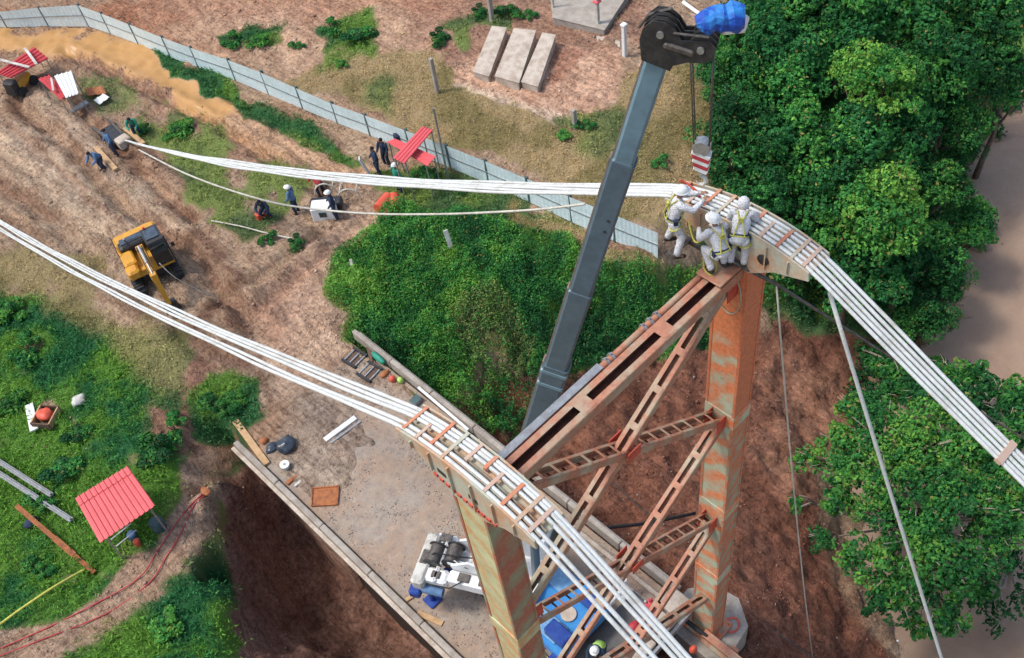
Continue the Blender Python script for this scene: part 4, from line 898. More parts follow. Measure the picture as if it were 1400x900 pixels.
    def loft(q, pts, rr):
        vs = []; m_n = len(pts)
        for i_, p in enumerate(pts):
            d = (pts[min(i_ + 1, m_n - 1)] - pts[max(i_ - 1, 0)]).normalized(); fw = V(1, 0, 0).cross(d)
            fw = fw.normalized() if fw.length > .2 else V(0, 0, 1); rt = d.cross(fw).normalized(); rx, ry = rr[i_] if isinstance(rr[i_], tuple) else (rr[i_], rr[i_])
            for k in range(n_s):
                a_ = 2 * math.pi * k / n_s; wr_ = 1 + .07 * math.sin(3 * a_ + i_ * 2.3) + .05 * mnoise.noise(p * 9 + V(k, i_, 0))
                vs.append(p + (rt * math.cos(a_) * rx + fw * math.sin(a_) * ry) * wr_)
        fs = [(i_ * n_s + k, i_ * n_s + (k + 1) % n_s, (i_ + 1) * n_s + (k + 1) % n_s, (i_ + 1) * n_s + k) for i_ in range(m_n - 1) for k in range(n_s)]
        q.add(vs, fs + [tuple(range(n_s - 1, -1, -1)), tuple((m_n - 1) * n_s + k for k in range(n_s))])
    def steps(a_, b__, n_=5): return [a_.lerp(b__, i_ / n_) for i_ in range(n_)]
    q = MB(); tb = hip - (ch - hip) * .12
    loft(q, [tb, hip, hip.lerp(ch, .3), hip.lerp(ch, .6), ch, ch.lerp(nk, .5), nk - (nk - ch) * .12, nk + (nk - ch) * .08], [(.155, .13), (.175, .15), (.162, .138), (.168, .135), (.185, .14), (.165, .12), (.09, .08), (.062, .062)])
    for s in (0, 1):
        inner = ch.lerp(nk, .6) + (sh[s] - ch) * .2
        pts_a = [inner.lerp(sh[s], .4)] + [sh[s]] + steps(sh[s], el[s], 5)[1:] + steps(el[s], wr[s], 5) + [wr[s]]
        rr = [.08, .085, .076, .074, .066, .070, .064, .066, .056, .058, .046, .044][:len(pts_a)]; rr += [.044] * (len(pts_a) - len(rr)); loft(q, pts_a, rr)
    q.build('jacket', cloth, t, True)
    q = MB(); loft(q, [hip + (ch - hip) * .12, hip, hip.lerp((hj[0] + hj[1]) / 2, 1.6) - V(0, 0, .03)], [(.15, .13), (.168, .15), (.12, .125)])
    for s in (0, 1):
        pts_a = [hj[s].lerp(hip, .25)] + steps(hj[s], kn[s], 6) + steps(kn[s], an[s] + V(0, 0, .03), 7) + [an[s] + V(0, 0, .02)]
        rr = [.105, .112, .106, .100, .098, .088, .088, .088, .080, .084, .074, .078, .070, .074, .068][:len(pts_a)]; rr += [.068] * (len(pts_a) - len(rr)); loft(q, pts_a, rr)
    q.build('trousers', legs or cloth, t, True)
    for s in (0, 1):
        q = MB(); a = an[s]; q.tube([a + V(0, -.07, -.055), a + V(0, -.04, -.03), a + V(0, .06, -.045), a + V(0, .17, -.055), a + V(0, .20, -.06)], [.03, .052, .05, .042, .02], 10); q.tube([a + V(0, -.01, -.04), a + V(0, -.01, .07)], .052, 10); q.build('boot', 'boot', t, True)
        if detail:
            q = MB(); d = (wr[s] - el[s]).normalized(); q.tube([wr[s] - d * .02, wr[s] + d * .04], .045, 10); q.build('glove_cuff', 'dirtywhite', t)
    q = MB()
    if hood: q.ball(hc + V(0, -.015, .02), (.12, .125, .145), 14, 9); q.build('hood', cloth, t, True)
    if hat:
        q = MB(); c = hc + V(0, -.01, .055 + (.035 if hood else 0)); k = 1.12 if hood else 1
        q.ball(c, (.125 * k, .145 * k, .115), 16, 6, half=True); q.prism([(c.x + .15 * k * math.cos(a) , c.y + .02 + .175 * k * math.sin(a)) for a in [i * math.pi / 8 for i in range(16)]], 'z', c.z - .012, c.z + .004)
        q.beam(c + V(0, -.12, .07), c + V(0, .12, .085), .03, .05); q.build('hard_hat', hat, t, True)
    elif not hood:
        q = MB(); q.ball(hc + V(0, -.02, .03), (.098, .108, .115), 12, 6, half=True); q.build('hair', 'hair', t, True)
    if vest:
        q = MB(); loft(q, [hip.lerp(ch, .1), hip.lerp(ch, .6), ch, ch.lerp(nk, .55)], [(.185, .16), (.185, .152), (.2, .158), (.17, .13)]); q.build('vest', vest, t, True)
    if harness:
        q = MB(); n = 16
        def ring(c, ax_, rx, ry, r): 
            ax_ = ax_.normalized(); x = ax_.cross(V(0, 1, 0)).normalized(); y = x.cross(ax_).normalized(); q.tube([c + x * rx * math.cos(2 * math.pi * i / n) + y * ry * math.sin(2 * math.pi * i / n) for i in range(n + 1)], r, 5, False)
        tr = ch - hip; ring(hip + tr * .12, tr, .185, .155, .02)
        for s in (0, 1): th = kn[s] - hj[s]; ring(hj[s] + th * .3, th, .12, .12, .016)
        bk = (ch - hip).normalized(); ortho = V(0, -1, 0) - bk * V(0, -1, 0).dot(bk); ortho.normalize()
        for s in (-1, 1): q.tube([hip + tr * .1 + ortho * .16 + V(s * .11, 0, 0), ch + ortho * .165 + V(s * .03, 0, .02), nk + ortho * .07 + V(s * .10, 0, -.0), nk - ortho * .08 + V(s * .1, 0, -.03), ch - ortho * .16 + V(s * .09, 0, 0), hip + tr * .12 - ortho * .16 + V(s * .09, 0, 0)], .015, 5)
        q.box(ch + ortho * .18 + V(0, 0, .04), (.09, .04, .11)); q.build('harness', 'harness', t)
        if detail:
            q = MB(); ring(hip + tr * .20, tr, .182, .155, .017); q.box(hip + tr * .1 + V(.19, .02, 0), (.07, .09, .12)); q.box(hip + tr * .1 + V(-.19, -.02, 0), (.06, .08, .1)); q.build('tool_belt', 'navy', t)
    return t
IR = math.degrees(math.atan2(-.705, .701))      # heading of the picture's right-hand side on the ground
person((11.66, 9.34, 17.22), IR + 8, 'worker in white coveralls and helmet left of the saddle, reaching for the far ropes', 'reach')
person((11.74, 8.22, 17.31), IR + 115, 'worker in white with a yellow harness crouching on the strut, back to the camera', 'crouch')
person((12.06, 7.98, 17.31), IR + 75, 'hooded worker in white coveralls standing closest to the top of the right leg', 'bend', hood=True, hat=None)
rope('yellow_lanyard', smooth([Vector((11.75, 9.0, 18.2)), Vector((11.7, 8.8, 17.8)), Vector((11.66, 8.6, 17.95)), Vector((11.62, 8.45, 18.2))]), .018, 'harness', 'yellow lanyard running between the two left workers on the tower', 'lanyard')
rope('yellow_sling', smooth([P(962, 352, 17.6), P(963, 368, 17.35), P(972, 376, 17.3), P(979, 368, 17.35), P(976, 352, 17.6)]), .02, 'harness', 'yellow webbing sling looped at the feet of the middle worker', 'sling')
rope('red_tool_hose', smooth([P(929, 247, 18.6), P(940, 252, 18.5), P(952, 262, 18.4), P(957, 270, 18.35)]), .03, 'redprimer', 'red hand winch bar resting on the far ropes by the left worker', 'tool')
far_people = [
 ((143, 232), 200, 'bend', 'worker in blue shirt bending beside the rope anchorage, lower one of the pair', 'bluecloth', 'navy', None),
 ((160, 212), 180, 'stand', 'worker in grey blue clothes standing right at the dark rope anchorage', 'bluecloth', 'navy', None),
 ((190, 186), 240, 'bend', 'worker in teal clothes among the rubble above the rope anchorage', 'green', 'navy', None),
 ((407, 291), 120, 'stand', 'worker in blue jacket and white helmet left of the white generator', 'bluecloth', 'navy', 'white'),
 ((461, 298), 150, 'stand', 'worker in dark clothes with white helmet right beside the white generator', 'navy', 'navy', 'white'),
 ((441, 268), 90, 'bend', 'worker in pale red shirt behind the hoop frame of the generator', 'redtarp', 'navy', None),
 ((366, 297), 220, 'crouch', 'worker in dark green shirt crouching alone on the grass by a red can', 'navy', 'navy', None),
 ((530, 226), 200, 'stand', 'person in black standing under the left end of the crossed red roofs', 'navy', 'navy', None),
 ((519, 238), 160, 'stand', 'person in black nearest the white ropes below the crossed red roofs', 'navy', 'navy', None),
 ((547, 262), 0, 'stand', 'person in green by the orange drums under the far ropes', 'green', 'navy', 'white')]
for (px_, py_), f_, ps, lb, cm, lm, ht in far_people:
    person(G(px_, py_), f_, lb, ps, cm, lm, ht, harness=False, detail=False)
person(P(824, 893, .62) if False else P(822, 897, .1), 200, 'worker in hi-vis vest bending by the pale joint at the bottom of the picture', 'bend', 'navy', 'navy', 'white', harness=False, vest='hiviz')
# ------------------------------------------------------------------ excavator
e0 = G(212, 372); ef = P(243, 412, 1.0) - P(206, 340, 1.0); ea = math.degrees(math.atan2(ef.y, ef.x))
ex = thing('excavator', e0, 'yellow excavator with a dark cab standing on the muddy track', 'excavator', None, rad(ea - 90))   # local +Y forward, +X right
for s in (-1, 1):
    q = MB(); pr = [(-1.5, .25), (-1.35, .05), (1.35, .05), (1.5, .25), (1.5, .5), (1.3, .68), (-1.3, .68), (-1.5, .5)]; q.prism(pr, 'x', s * .95 - .23, s * .95 + .23); tk = q.build('track', 'rubber', ex)
    q = MB()
    for k in range(15): q.box((s * .95, -1.35 + k * .193, .69), (.46, .09, .04))
    q.build('track_shoes', 'black', tk)
q = MB(); q.bbox((0, 0, .55), (1.2, 1.6, .4)); q.tube([(0, 0, .7), (0, 0, .9)], .55, 18); q.build('undercarriage', 'black', ex)
q = MB(); q.prism([(-1.1, -1.2), (-.85, -1.6), (.85, -1.6), (1.12, -1.25), (1.12, .95), (-1.1, .95)], 'z', .9, 1.25); q.build('platform', 'yellow', ex)
q = MB(); q.bbox((0, -1.15, 1.5), (2.15, .8, .65), b=.12); q.build('counterweight', 'yellow', ex)
q = MB(); q.bbox((.08, -.62, 1.66), (1.75, .62, .5), b=.1); hdn = q.build('engine_hood', 'black', ex)
q = MB(); q.tube([(.55, -.62, 1.9), (.55, -.62, 2.15)], .06, 8); q.build('exhaust', 'steel', hdn)
M['hoodglass'] = mat('slate_hood', (.07, .10, .14), (.04, .05, .07), .35)
q = MB(); q.bbox((.15, -.72, 1.93), (1.35, .42, .06), b=.02); q.build('hood_grille', 'hoodglass', hdn)
q = MB(); q.bbox((.78, .15, 1.45), (.62, 1.0, .45), b=.08); q.build('side_cover', 'yellow', ex)
q = MB(); q.bbox((.85, .85, 1.32), (.6, .7, .5), b=.1); q.build('tool_box', 'yellow', ex)
q = MB(); q.prism([(-.25, 1.2), (1.15, 1.2), (1.2, 2.0), (.95, 2.55), (-.15, 2.6), (-.3, 2.2)], 'x', -1.08, -.28); cb = q.build('cab', 'black', ex)
q = MB(); q.bbox((-.68, .35, 2.6), (.62, .75, .04), b=.015); q.build('roof_hatch', 'hoodglass', cb)
q = MB(); q.bbox((-.68, 1.1, 2.2), (.66, .03, .6), Matrix.Rotation(rad(-22), 3, 'X'), .01); q.build('windscreen', 'glass', cb)
q = MB(); q.bbox((-1.09, .45, 2.1), (.02, 1.0, .6), b=.005); q.build('side_window', 'glass', cb)
for s in (-1, 1):
    pass
q = MB()
bp = [Vector((.05, .35, 1.5)), Vector((.05, 1.0, 2.45)), Vector((.05, 1.8, 2.9)), Vector((.05, 3.3, 2.4))]
for a, b_, w1, w2, h1, h2 in ((0, 1, .34, .34, .4, .5), (1, 2, .34, .34, .5, .5), (2, 3, .34, .30, .5, .3)): q.beam(bp[a], bp[b_], w1, h1, w2=w2, h2=h2)
bm_ = q.build('boom', 'yellow', ex)
q = MB(); q.tube([(.05, .9, 1.35), (.05, 1.9, 2.55)], .07, 8); q.build('boom_cylinder', 'steel', ex)
q = MB(); q.tube([(.05, 1.6, 3.2), (.05, 2.7, 3.05)], .075, 8); q.tube([(.05, 2.7, 3.05), (.05, 3.3, 2.85)], .04, 8); q.build('arm_cylinder', 'steel', ex)
q = MB(); q.beam((.05, 3.25, 2.85), (.05, 3.5, .95), .26, .42, up=(0, 1, 0), w2=.2, h2=.2); q.build('arm', 'yellow', ex)
q = MB(); q.prism([(3.2, .95), (3.6, 1.0), (3.55, .5), (3.3, .12), (2.9, .05), (2.75, .3), (3.0, .38), (3.15, .6)], 'x', -.28, .38)
for k in range(4): q.box((-.2 + k * .17, 2.72, .28), (.06, .16, .06))
q.build('bucket', 'black', ex)
q = MB()
for s in (-.12, .12): q.tube([(.05 + s, .7, 2.1), (.05 + s, 1.3, 2.95), (.05 + s, 1.9, 3.25), (.05 + s, 2.6, 3.1), (.05 + s, 3.3, 2.75)], .022, 6)
q.build('hydraulic_hose', 'rubber', bm_)
for pts in ([(1.1, -1.4, 1.25), (1.1, -1.4, 1.95), (1.1, -.2, 1.95), (1.1, -.2, 1.6)], [(-.2, -.3, 1.9), (-.2, -.3, 2.2), (.5, -.3, 2.2), (.5, -.3, 1.9)]):
    q = MB(); q.tube(pts, .02, 6); q.build('hand_rail', 'black', ex)
q = MB(); q.tube([(-1.12, 1.15, 2.0), (-1.35, 1.35, 2.2)], .015, 6); q.bbox((-1.36, 1.36, 2.3), (.16, .04, .26), b=.01); q.build('mirror', 'black', cb)
q = MB(); q.tube([(-.5, -.1, 2.62), (-.5, -.1, 2.74)], .06, 10); q.build('beacon', 'orange', cb); ex.scale = (.93,) * 3
# ------------------------------------------------------------------ sheds, sheets, site clutter
def wavy(a, b, c, d, n, amp, th=.02):
    """corrugated sheet over quad a,b (one edge) to d,c (other edge); ribs run a->d"""
    a, b, c, d = map(Vector, (a, b, c, d)); nn = (b - a).cross(d - a).normalized(); nn = nn if nn.z > 0 else -nn; q = MB(); vs = []
    prof = []
    for i in range(n):
        for f, h in ((0, 0), (.55, 0), (.68, amp), (.88, amp)): prof.append(((i + f) / n, h))
    prof.append((1, 0))
    for t, h in prof: vs += [a.lerp(b, t) + nn * h, d.lerp(c, t) + nn * h, a.lerp(b, t) + nn * (h - th), d.lerp(c, t) + nn * (h - th)]
    fs = []
    for i in range(len(prof) - 1):
        k = i * 4; fs += [(k, k + 4, k + 5, k + 1), (k + 2, k + 3, k + 7, k + 6), (k, k + 2, k + 6, k + 4), (k + 1, k + 5, k + 7, k + 3)]
    q.add(vs, fs); return q
c4 = [P(103, 682, 1.8), P(175, 638, 2.0), P(213, 692, 1.85), P(137, 743, 1.65)]       # left, top, right, bottom
sb = G(165, 735); sb = Vector((.5, 26.2, H1(.5, 26.2)))
sh_ = thing('site_shelter', sb, 'small open shelter with a bright red corrugated roof in the left field', 'shelter')
def lerp2(u, v): return c4[0].lerp(c4[1], u).lerp(c4[3].lerp(c4[2], u), v)
for v0, v1, dz in ((0, .17, .03), (.15, .83, 0), (.81, 1.0, .03)):
    a, b_, c, d = lerp2(0, v0), lerp2(1, v0), lerp2(1, v1), lerp2(0, v1); z = Vector((0, 0, dz)) - sb
    wavy(a + z, b_ + z, c + z, d + z, 11, .045).build('roof_sheet', 'redroof', sh_)
for u in (.1, .9):
    for v in (.1, .9):
        a = lerp2(u, v); q = MB(); q.beam(Vector((a.x, a.y, H1(a.x, a.y) - .1)) - sb, a - sb - V(0, 0, .05), .07, .07); q.build('post', 'steel', sh_)
for v in (.1, .9): q = MB(); q.beam(lerp2(.02, v) - sb - V(0, 0, .06), lerp2(.98, v) - sb - V(0, 0, .06), .05, .07); q.build('beam', 'wood', sh_)
for px_, py_, r, h, m_, lb, cat in ((219, 722, .26, .5, 'post', 'round dark drum standing beside the red roofed shelter', 'drum'), (184, 736, .17, .35, 'bluecloth', 'small blue grey can under the edge of the red shelter roof', 'can'), (190, 745, .12, .3, 'orange', 'small orange can standing in front of the shelter', 'can')):
    g = G(px_, py_); q = MB(); q.tube([V(0, 0, 0), V(0, 0, h * .3), V(0, 0, h * .33), V(0, 0, h)], [r, r, r * 1.04, r], 16); q.tube([V(0, 0, h), V(0, 0, h + .02)], r * .85, 16); o = autosmooth(q.build('drum', m_)); o.location = g; tag(o, lb, cat)
g = G(178, 742); q = MB(); q.box((0, 0, .35), (.9, .05, .04)); q.box((0, .4, .35), (.9, .05, .04)); q.tube([(-.4, 0, 0), (-.4, 0, .35)], .02, 6); q.tube([(.4, 0, 0), (.4, 0, .35)], .02, 6); q.tube([(-.4, .4, 0), (-.4, .4, .35)], .02, 6); q.tube([(.4, .4, 0), (.4, .4, .35)], .02, 6); o = q.build('metal_trestle', 'steel'); o.location = g; tag(o, 'low metal trestle poking out under the red shelter roof', 'trestle')
# crossed red roofs by the fence
def sheetroof(pxs, z, label, name, m_, n, zs=None, posts=True, legm='steel', amp=.03, cat='roof sheet'):
    zs = zs or [z] * 4; g = G(sum(p[0] for p in pxs) / 4, sum(p[1] for p in pxs) / 4); pts = []
    c = [P(*p, zz + g.z) for p, zz in zip(pxs, zs)]; ctr = (c[0] + c[1] + c[2] + c[3]) / 4; b0 = Vector((ctr.x, ctr.y, H1(ctr.x, ctr.y)))
    t = thing(name, b0, label, cat)
    wavy(c[0] - b0, c[1] - b0, c[2] - b0, c[3] - b0, n, amp).build('sheet', m_, t)
    if posts:
        for k in c:
            k = k.lerp(ctr, .08); q = MB(); q.beam(Vector((k.x, k.y, H1(k.x, k.y) - .1)) - b0, k - b0 - V(0, 0, .03), .05, .05); q.build('post', legm, t)
    return t
sheetroof([(529, 194), (540, 190), (596, 214), (584, 227)], 2.0, 'lower bright red roof sheet running from upper left to lower right by the fence', 'red_canopy', 'redroof', 4, cat='canopy')
sheetroof([(537, 216), (553, 224), (592, 178), (577, 173)], 2.25, 'upper bright red roof sheet laid crosswise over the other by the fence', 'red_canopy', 'redroof', 4, cat='canopy')
sheetroof([(-6, 100), (14, 107), (66, 80), (46, 64)], 1.3, 'red tarpaulin roof at the upper left corner crossed by two white battens', 'red_awning', 'redtarp', 5, amp=.06, cat='awning')
sheetroof([(52, 108), (68, 103), (92, 128), (84, 137)], 1.2, 'smaller red tarpaulin strip beside the white sheet roof', 'red_awning', 'redtarp', 3, amp=.05, cat='awning')
sheetroof([(74, 104), (98, 97), (108, 128), (90, 134)], 1.35, 'bright white sheet roof among the red tarpaulins at upper left', 'white_awning', 'white', 4, amp=.05, cat='awning')
for a, b_, z, w_, m_, lb in (((-3, 81), (40, 92), 1.65, .15, 'dirtywhite', 'white batten lying almost level across the red tarpaulin roof'), ((34, 66), (50, 88), 1.65, .15, 'dirtywhite', 'white batten lying steeply across the red tarpaulin roof'), ((70, 107), (73, 124), 1.5, .1, 'dirtywhite', 'short white batten on the smaller red tarpaulin strip'),
    ((97, 153), (120, 140), .35, .35, 'steel', 'grey green metal sheet rolled up on the grass below the white roof')):
    q = MB(); a_, c_ = P(*a, z), P(*b_, z); q.beam(a_, c_, w_, .05 if w_ < .3 else .12); o = q.build('white_batten' if w_ < .3 else 'metal_roll', m_); tag(rebase(o, a_), lb, 'batten' if w_ < .3 else 'roll')
sheetroof([(115, 121), (140, 118), (146, 128), (120, 131)], .35, 'orange brown flat sheet lying beside the white roof', 'flat_sheet', 'rust', 2, posts=False, cat='sheet')
sheetroof([(128, 137), (142, 128), (150, 133), (136, 143)], .3, 'small white sheet lying in the grass below the orange brown one', 'flat_sheet', 'white', 2, posts=False, cat='sheet')
g = G(34, 122); t = thing('mini_machine', g, 'small yellow and black machine parked under the red tarpaulins', 'machine', None, .5)
q = MB(); q.bbox((0, 0, .55), (1.3, .7, .5), b=.1); q.build('hood', 'yellow', t); q = MB(); q.bbox((-.7, 0, .65), (.5, .7, .9), b=.08); q.build('cab', 'black', t)
for x, y in ((-.55, -.4), (-.55, .4), (.5, -.4), (.5, .4)): q = MB(); q.tube([(x, y - .1, .28), (x, y + .1, .28)], .28, 14); q.build('wheel', 'rubber', t)
# concrete ramps and posts of the demolished yard
def pxslab(pts, z, depth, label, m_='palecon', name='concrete_ramp', cat='slab', group=None):
    g = G(*pts[0]); zz = z; vs = [P(*p, (zz[i] if isinstance(zz, (list, tuple)) else zz) + .3) for i, p in enumerate(pts)]; c = sum(vs, Vector()) / len(vs); q = MB(); n = len(vs)
    lo_ = [Vector((v.x, v.y, H1(v.x, v.y) - depth)) for v in vs]
    q.add([v - c for v in vs] + [v - c for v in lo_], [tuple(range(n)), tuple(range(2 * n - 1, n - 1, -1))] + [(i, (i + 1) % n, (i + 1) % n + n, i + n) for i in range(n)])
    o = q.build(name, m_); bm = None; o.location = c; md = o.modifiers.new('b', 'BEVEL'); md.width = .03; return tag(o, label, cat, group)
gr_ = 'three parallel concrete ramps'
pxslab([(673, 36), (692, 38), (668, 104), (647, 98)], [.9, .9, .6, .6], .3, 'narrow pale concrete ramp on the left of the three', group=gr_)
pxslab([(703, 39), (732, 42), (709, 113), (677, 104)], [.95, .95, .6, .6], .3, 'widest pale concrete ramp, in the middle of the three', group=gr_)
pxslab([(742, 45), (759, 48), (735, 118), (713, 112)], [.9, .9, .55, .55], .3, 'narrow pale concrete ramp on the right of the three', group=gr_)
pxslab([(752, -12), (862, -14), (826, 41), (756, 24)], .75, .9, 'smooth grey floor slab at the top edge of the picture', 'concrete', 'floor_slab')
pxslab([(816, 48), (847, 57), (847, 64), (817, 57)], .4, .3, 'short pale kerb stone beside the white post', 'palecon', 'kerb_stone', 'stone')
def vpost(base, toppy, r, m_, label, square=True, cat='post', group=None, cap=None):
    g = G(*base); z = topof(g, base[0], toppy); q = MB(); h = z - g.z
    if square: q.bbox((0, 0, h / 2 - .1), (r * 2, r * 2, h + .2), b=.02)
    else: q.tube([(0, 0, -.2), (0, 0, h)], [r, r * .8], 10)
    if cap: q.bbox((0, 0, h), (r * 3, r * 3, .12), b=.03)
    o = q.build('site_post', m_); o.location = g; return tag(o, label, cat, group)
vpost((598, 126), 80, .10, 'concrete', 'grey concrete post left of the pale yard floor'); vpost((786, 176), 150, .11, 'concrete', 'short grey concrete post at the lower edge of the yard floor')
vpost((854, 76), 34, .10, 'white', 'white post with a square cap next to the kerb stone', cap=1); vpost((818, 40), -40, .09, 'dirtywhite', 'white post carrying a red plate at the top edge')
vpost((757, 18), -30, .06, 'dirtywhite', 'thin white post at the corner of the grey floor slab'); vpost((673, 30), -25, .11, 'concrete', 'grey post beside bushes above the concrete ramps')
vpost((614, 250), 148, .06, 'steel', 'tall thin grey pole standing right of the crossed red roofs', False, 'pole')
g = G(818, 40); z = topof(g, 818, 2); q = MB(); q.bbox((0, 0, 0), (.35, .35, .12)); o = q.build('red_plate', 'redroof'); o.location = (g.x, g.y, z); tag(o, 'red plate fixed on the white post at the top edge', 'plate')
# generator trolley under the far ropes
g = G(447, 296); t = thing('generator', g, 'white generator with hoop frames standing on the mud under the far ropes', 'generator', None, rad(IR))
q = MB(); q.bbox((0, -.1, .5), (1.1, .7, .8), b=.05); q.build('housing', 'white', t); q = MB(); q.bbox((0, -.47, .55), (.35, .03, .3)); q.build('control_panel', 'glass', t)
q = MB(); q.bbox((0, .5, .35), (1.5, .6, .4), b=.05); q.build('motor', 'black', t)
for x, y in ((-.2, 1.5), (1.0, 1.0)):
    q = MB(); q.tube([Vector((x + .55 * math.cos(a), y, .7 * math.sin(a) if math.sin(a) > 0 else 0)) for a in [i * math.pi / 10 for i in range(11)]], .035, 6); q.tube([Vector((x + .55 * math.cos(a), y + .6, .7 * math.sin(a))) for a in [i * math.pi / 10 for i in range(11)]], .035, 6); q.tube([(x - .4, y, .5), (x - .4, y + .6, .5)], .03, 6); q.tube([(x + .4, y, .5), (x + .4, y + .6, .5)], .03, 6); q.build('hoop_frame', 'ropeg', t)
for k, (px_, py_, rr_, lb) in enumerate(((526, 283, 0, 'orange red drum lying furthest left of the group under the far ropes'), (541, 283, 1, 'orange red drum lying furthest right of the group under the far ropes'), (531, 298, 2, 'smaller orange red drum lying lowest in the group under the far ropes'))):
    g = G(px_, py_); a = rad(IR + (60, 100, 90)[k]); d = V(math.cos(a), math.sin(a), 0) * (.45 if k < 2 else .25); r = .27 if k < 2 else .2; q = MB(); q.tube([-d + V(0, 0, r), -d * .35 + V(0, 0, r), -d * .33 + V(0, 0, r), d * .33 + V(0, 0, r), d + V(0, 0, r)], [r, r, r * 1.05, r * 1.05, r], 16); o = autosmooth(q.build('fuel_drum', 'orange')); o.location = g; tag(o, lb, 'drum', 'orange drums')
g = G(358, 298); q = MB(); q.bbox((0, 0, .2), (.5, .3, .4), b=.05); q.tube([(0, 0, .4), (0, 0, .48)], .05, 8); o = q.build('fuel_can', 'orange'); o.location = g; tag(o, 'red fuel can in the grass beside the crouching worker', 'can')
g = G(508, 243); t = thing('white_board', g, 'white narrow board leaning below the people in black', 'board'); q = MB(); q.beam((0, 0, 0), (-.25, .2, 1.3), .3, .05); q.build('board', 'white', t)
g = G(549, 202); q = MB(); q.bbox((0, 0, .5), (.5, .4, 1.0), b=.1); o = q.build('bagged_load', 'navy'); o.location = g; tag(o, 'dark bagged load standing against the fence behind the red roofs', 'bag')
# anchorage
g = G(164, 196); t = thing('rope_anchorage', g, 'dark steel anchorage where the far white ropes meet the ground', 'anchorage', None, 0)
q = MB(); q.bbox((0, .6, .1), (.9, 1.5, .6), b=.08); q.build('anchor_block', 'black', t); q = MB(); q.bbox((.1, -.4, .25), (.7, .6, .5), b=.05); q.build('rope_socket', 'palecon', t)
for x in (-.5, .5): q = MB(); q.beam((x * .7, -.2, .3), (x * .9, 1.6, .5), .12, .12); q.build('anchor_beam', 'wire', t)
for a, b_, m_, lb in (((133, 205), (160, 235), 'wood', 'long pale timber beside the blue clad workers at the anchorage'), ((172, 178), (198, 200), 'wood', 'pale timber plank lying above the rope anchorage')):
    a_, c_ = G(*a, .15), G(*b_, .15); q = MB(); q.beam(a_, c_, .25, .1); tag(rebase(q.build('timber_plank', m_), a_), lb, 'plank')
# clods and rubble: thousands of small lumps of the soil itself
def lumps(name, X, Y, Z, s, col, m_name, label, cat):
    n = len(X); o8 = np.array([(1, 0, 0), (-1, 0, 0), (0, 1, 0), (0, -1, 0), (0, 0, 1), (0, 0, -1)], float); f8 = np.array([(0, 2, 4), (2, 1, 4), (1, 3, 4), (3, 0, 4), (2, 0, 5), (1, 2, 5), (3, 1, 5), (0, 3, 5)])
    v = o8[None] * rng.uniform(.55, 1.25, (n, 6, 1)); a = rng.uniform(0, 6.28, n); c_, s_2 = np.cos(a)[:, None], np.sin(a)[:, None]
    v = np.stack([v[..., 0] * c_ - v[..., 1] * s_2, (v[..., 0] * s_2 + v[..., 1] * c_) * rng.uniform(.6, 1, (n, 1)), v[..., 2] * .65], -1) * s[:, None, None] + rng.normal(0, .12, (n, 6, 3)) * s[:, None, None]
    v += np.stack([X, Y, Z], -1)[:, None]; fi = (f8[None] + (np.arange(n) * 6)[:, None, None]).reshape(-1)
    me = bpy.data.meshes.new(name); me.vertices.add(n * 6); me.vertices.foreach_set('co', v.astype(np.float32).ravel()); me.loops.add(n * 24); me.loops.foreach_set('vertex_index', fi.astype(np.int32))
    me.polygons.add(n * 8); me.polygons.foreach_set('loop_start', np.arange(n * 8, dtype=np.int32) * 3); me.update(calc_edges=True); setcol(me, 'soil', np.repeat(col, 6, 0))
    return tag(link(name, me, None, M[m_name]), label, cat, kind='stuff')
mm, nn_, pp_ = newmat('soil_lump'); at_ = N(nn_, 'ShaderNodeAttribute', attribute_name='soil'); nq = noise(nn_, 12, 4, .7)
nn_.links.new(mixc(nn_, ramp(nn_, nq, .35, .65), at_.outputs[0], mixc(nn_, 1., at_.outputs[0], (.65, .6, .58), 'MULTIPLY')), pp_.inputs['Base Color']); pp_.inputs['Roughness'].default_value = .95; pp_.inputs['Specular IOR Level'].default_value = .15; M['lump'] = mm
n = 200000; sx = rng.uniform(-6, 40, n); sy = rng.uniform(0, 66, n); z_ = height(sx, sy); gi = np.clip(np.searchsorted(xs, sx) - 1, 0, nx - 1), np.clip(np.searchsorted(ys, sy) - 1, 0, ny - 1)
pr_ = (1 - grass[gi]) ** 2 * (1 - ochre[gi]) * (z_ > -9) * (.15 + .85 * sstep(.42, .62, fbm(sx * .8 + 4, sy * .8 + 7, 3))); ta, tb = toPix(sx, sy, z_)
kp = (rng.random(n) < pr_) & ~((np.abs(sx - 8.83) < 3.4) & (sy < 25.5) & (sy > -9)) & (ta > -30) & (ta < 1430) & (tb > -30) & (tb < 930)
sx, sy, z_ = sx[kp], sy[kp], z_[kp]; gi = np.clip(np.searchsorted(xs, sx) - 1, 0, nx - 1), np.clip(np.searchsorted(ys, sy) - 1, 0, ny - 1); n = len(sx); s_r = .018 + .05 * rng.random(n) ** 3 + (rng.random(n) < .02) * .06
cl_ = soil[gi] * rng.uniform(.7, 1.35, (n, 1)); pale = rng.random(n) < .10; cl_[pale] = cl_[pale] * .4 + np.array([.3, .26, .22])
lumps('soil_clods', sx, sy, z_ + s_r * .2, s_r, cl_, 'lump', 'loose clods and pebbles strewn over the bare soil', 'clods'); print('clods', n)
n = 9000; dx_ = rng.uniform(5.8, 11.9, n); dy_ = rng.uniform(9.3, 24.8, n); kp = rng.random(n) < sstep(.35, .7, fbm(dx_ * .9, dy_ * .9, 3)); dx_, dy_ = dx_[kp], dy_[kp]; n = len(dx_); s_r = rng.uniform(.012, .035, n)
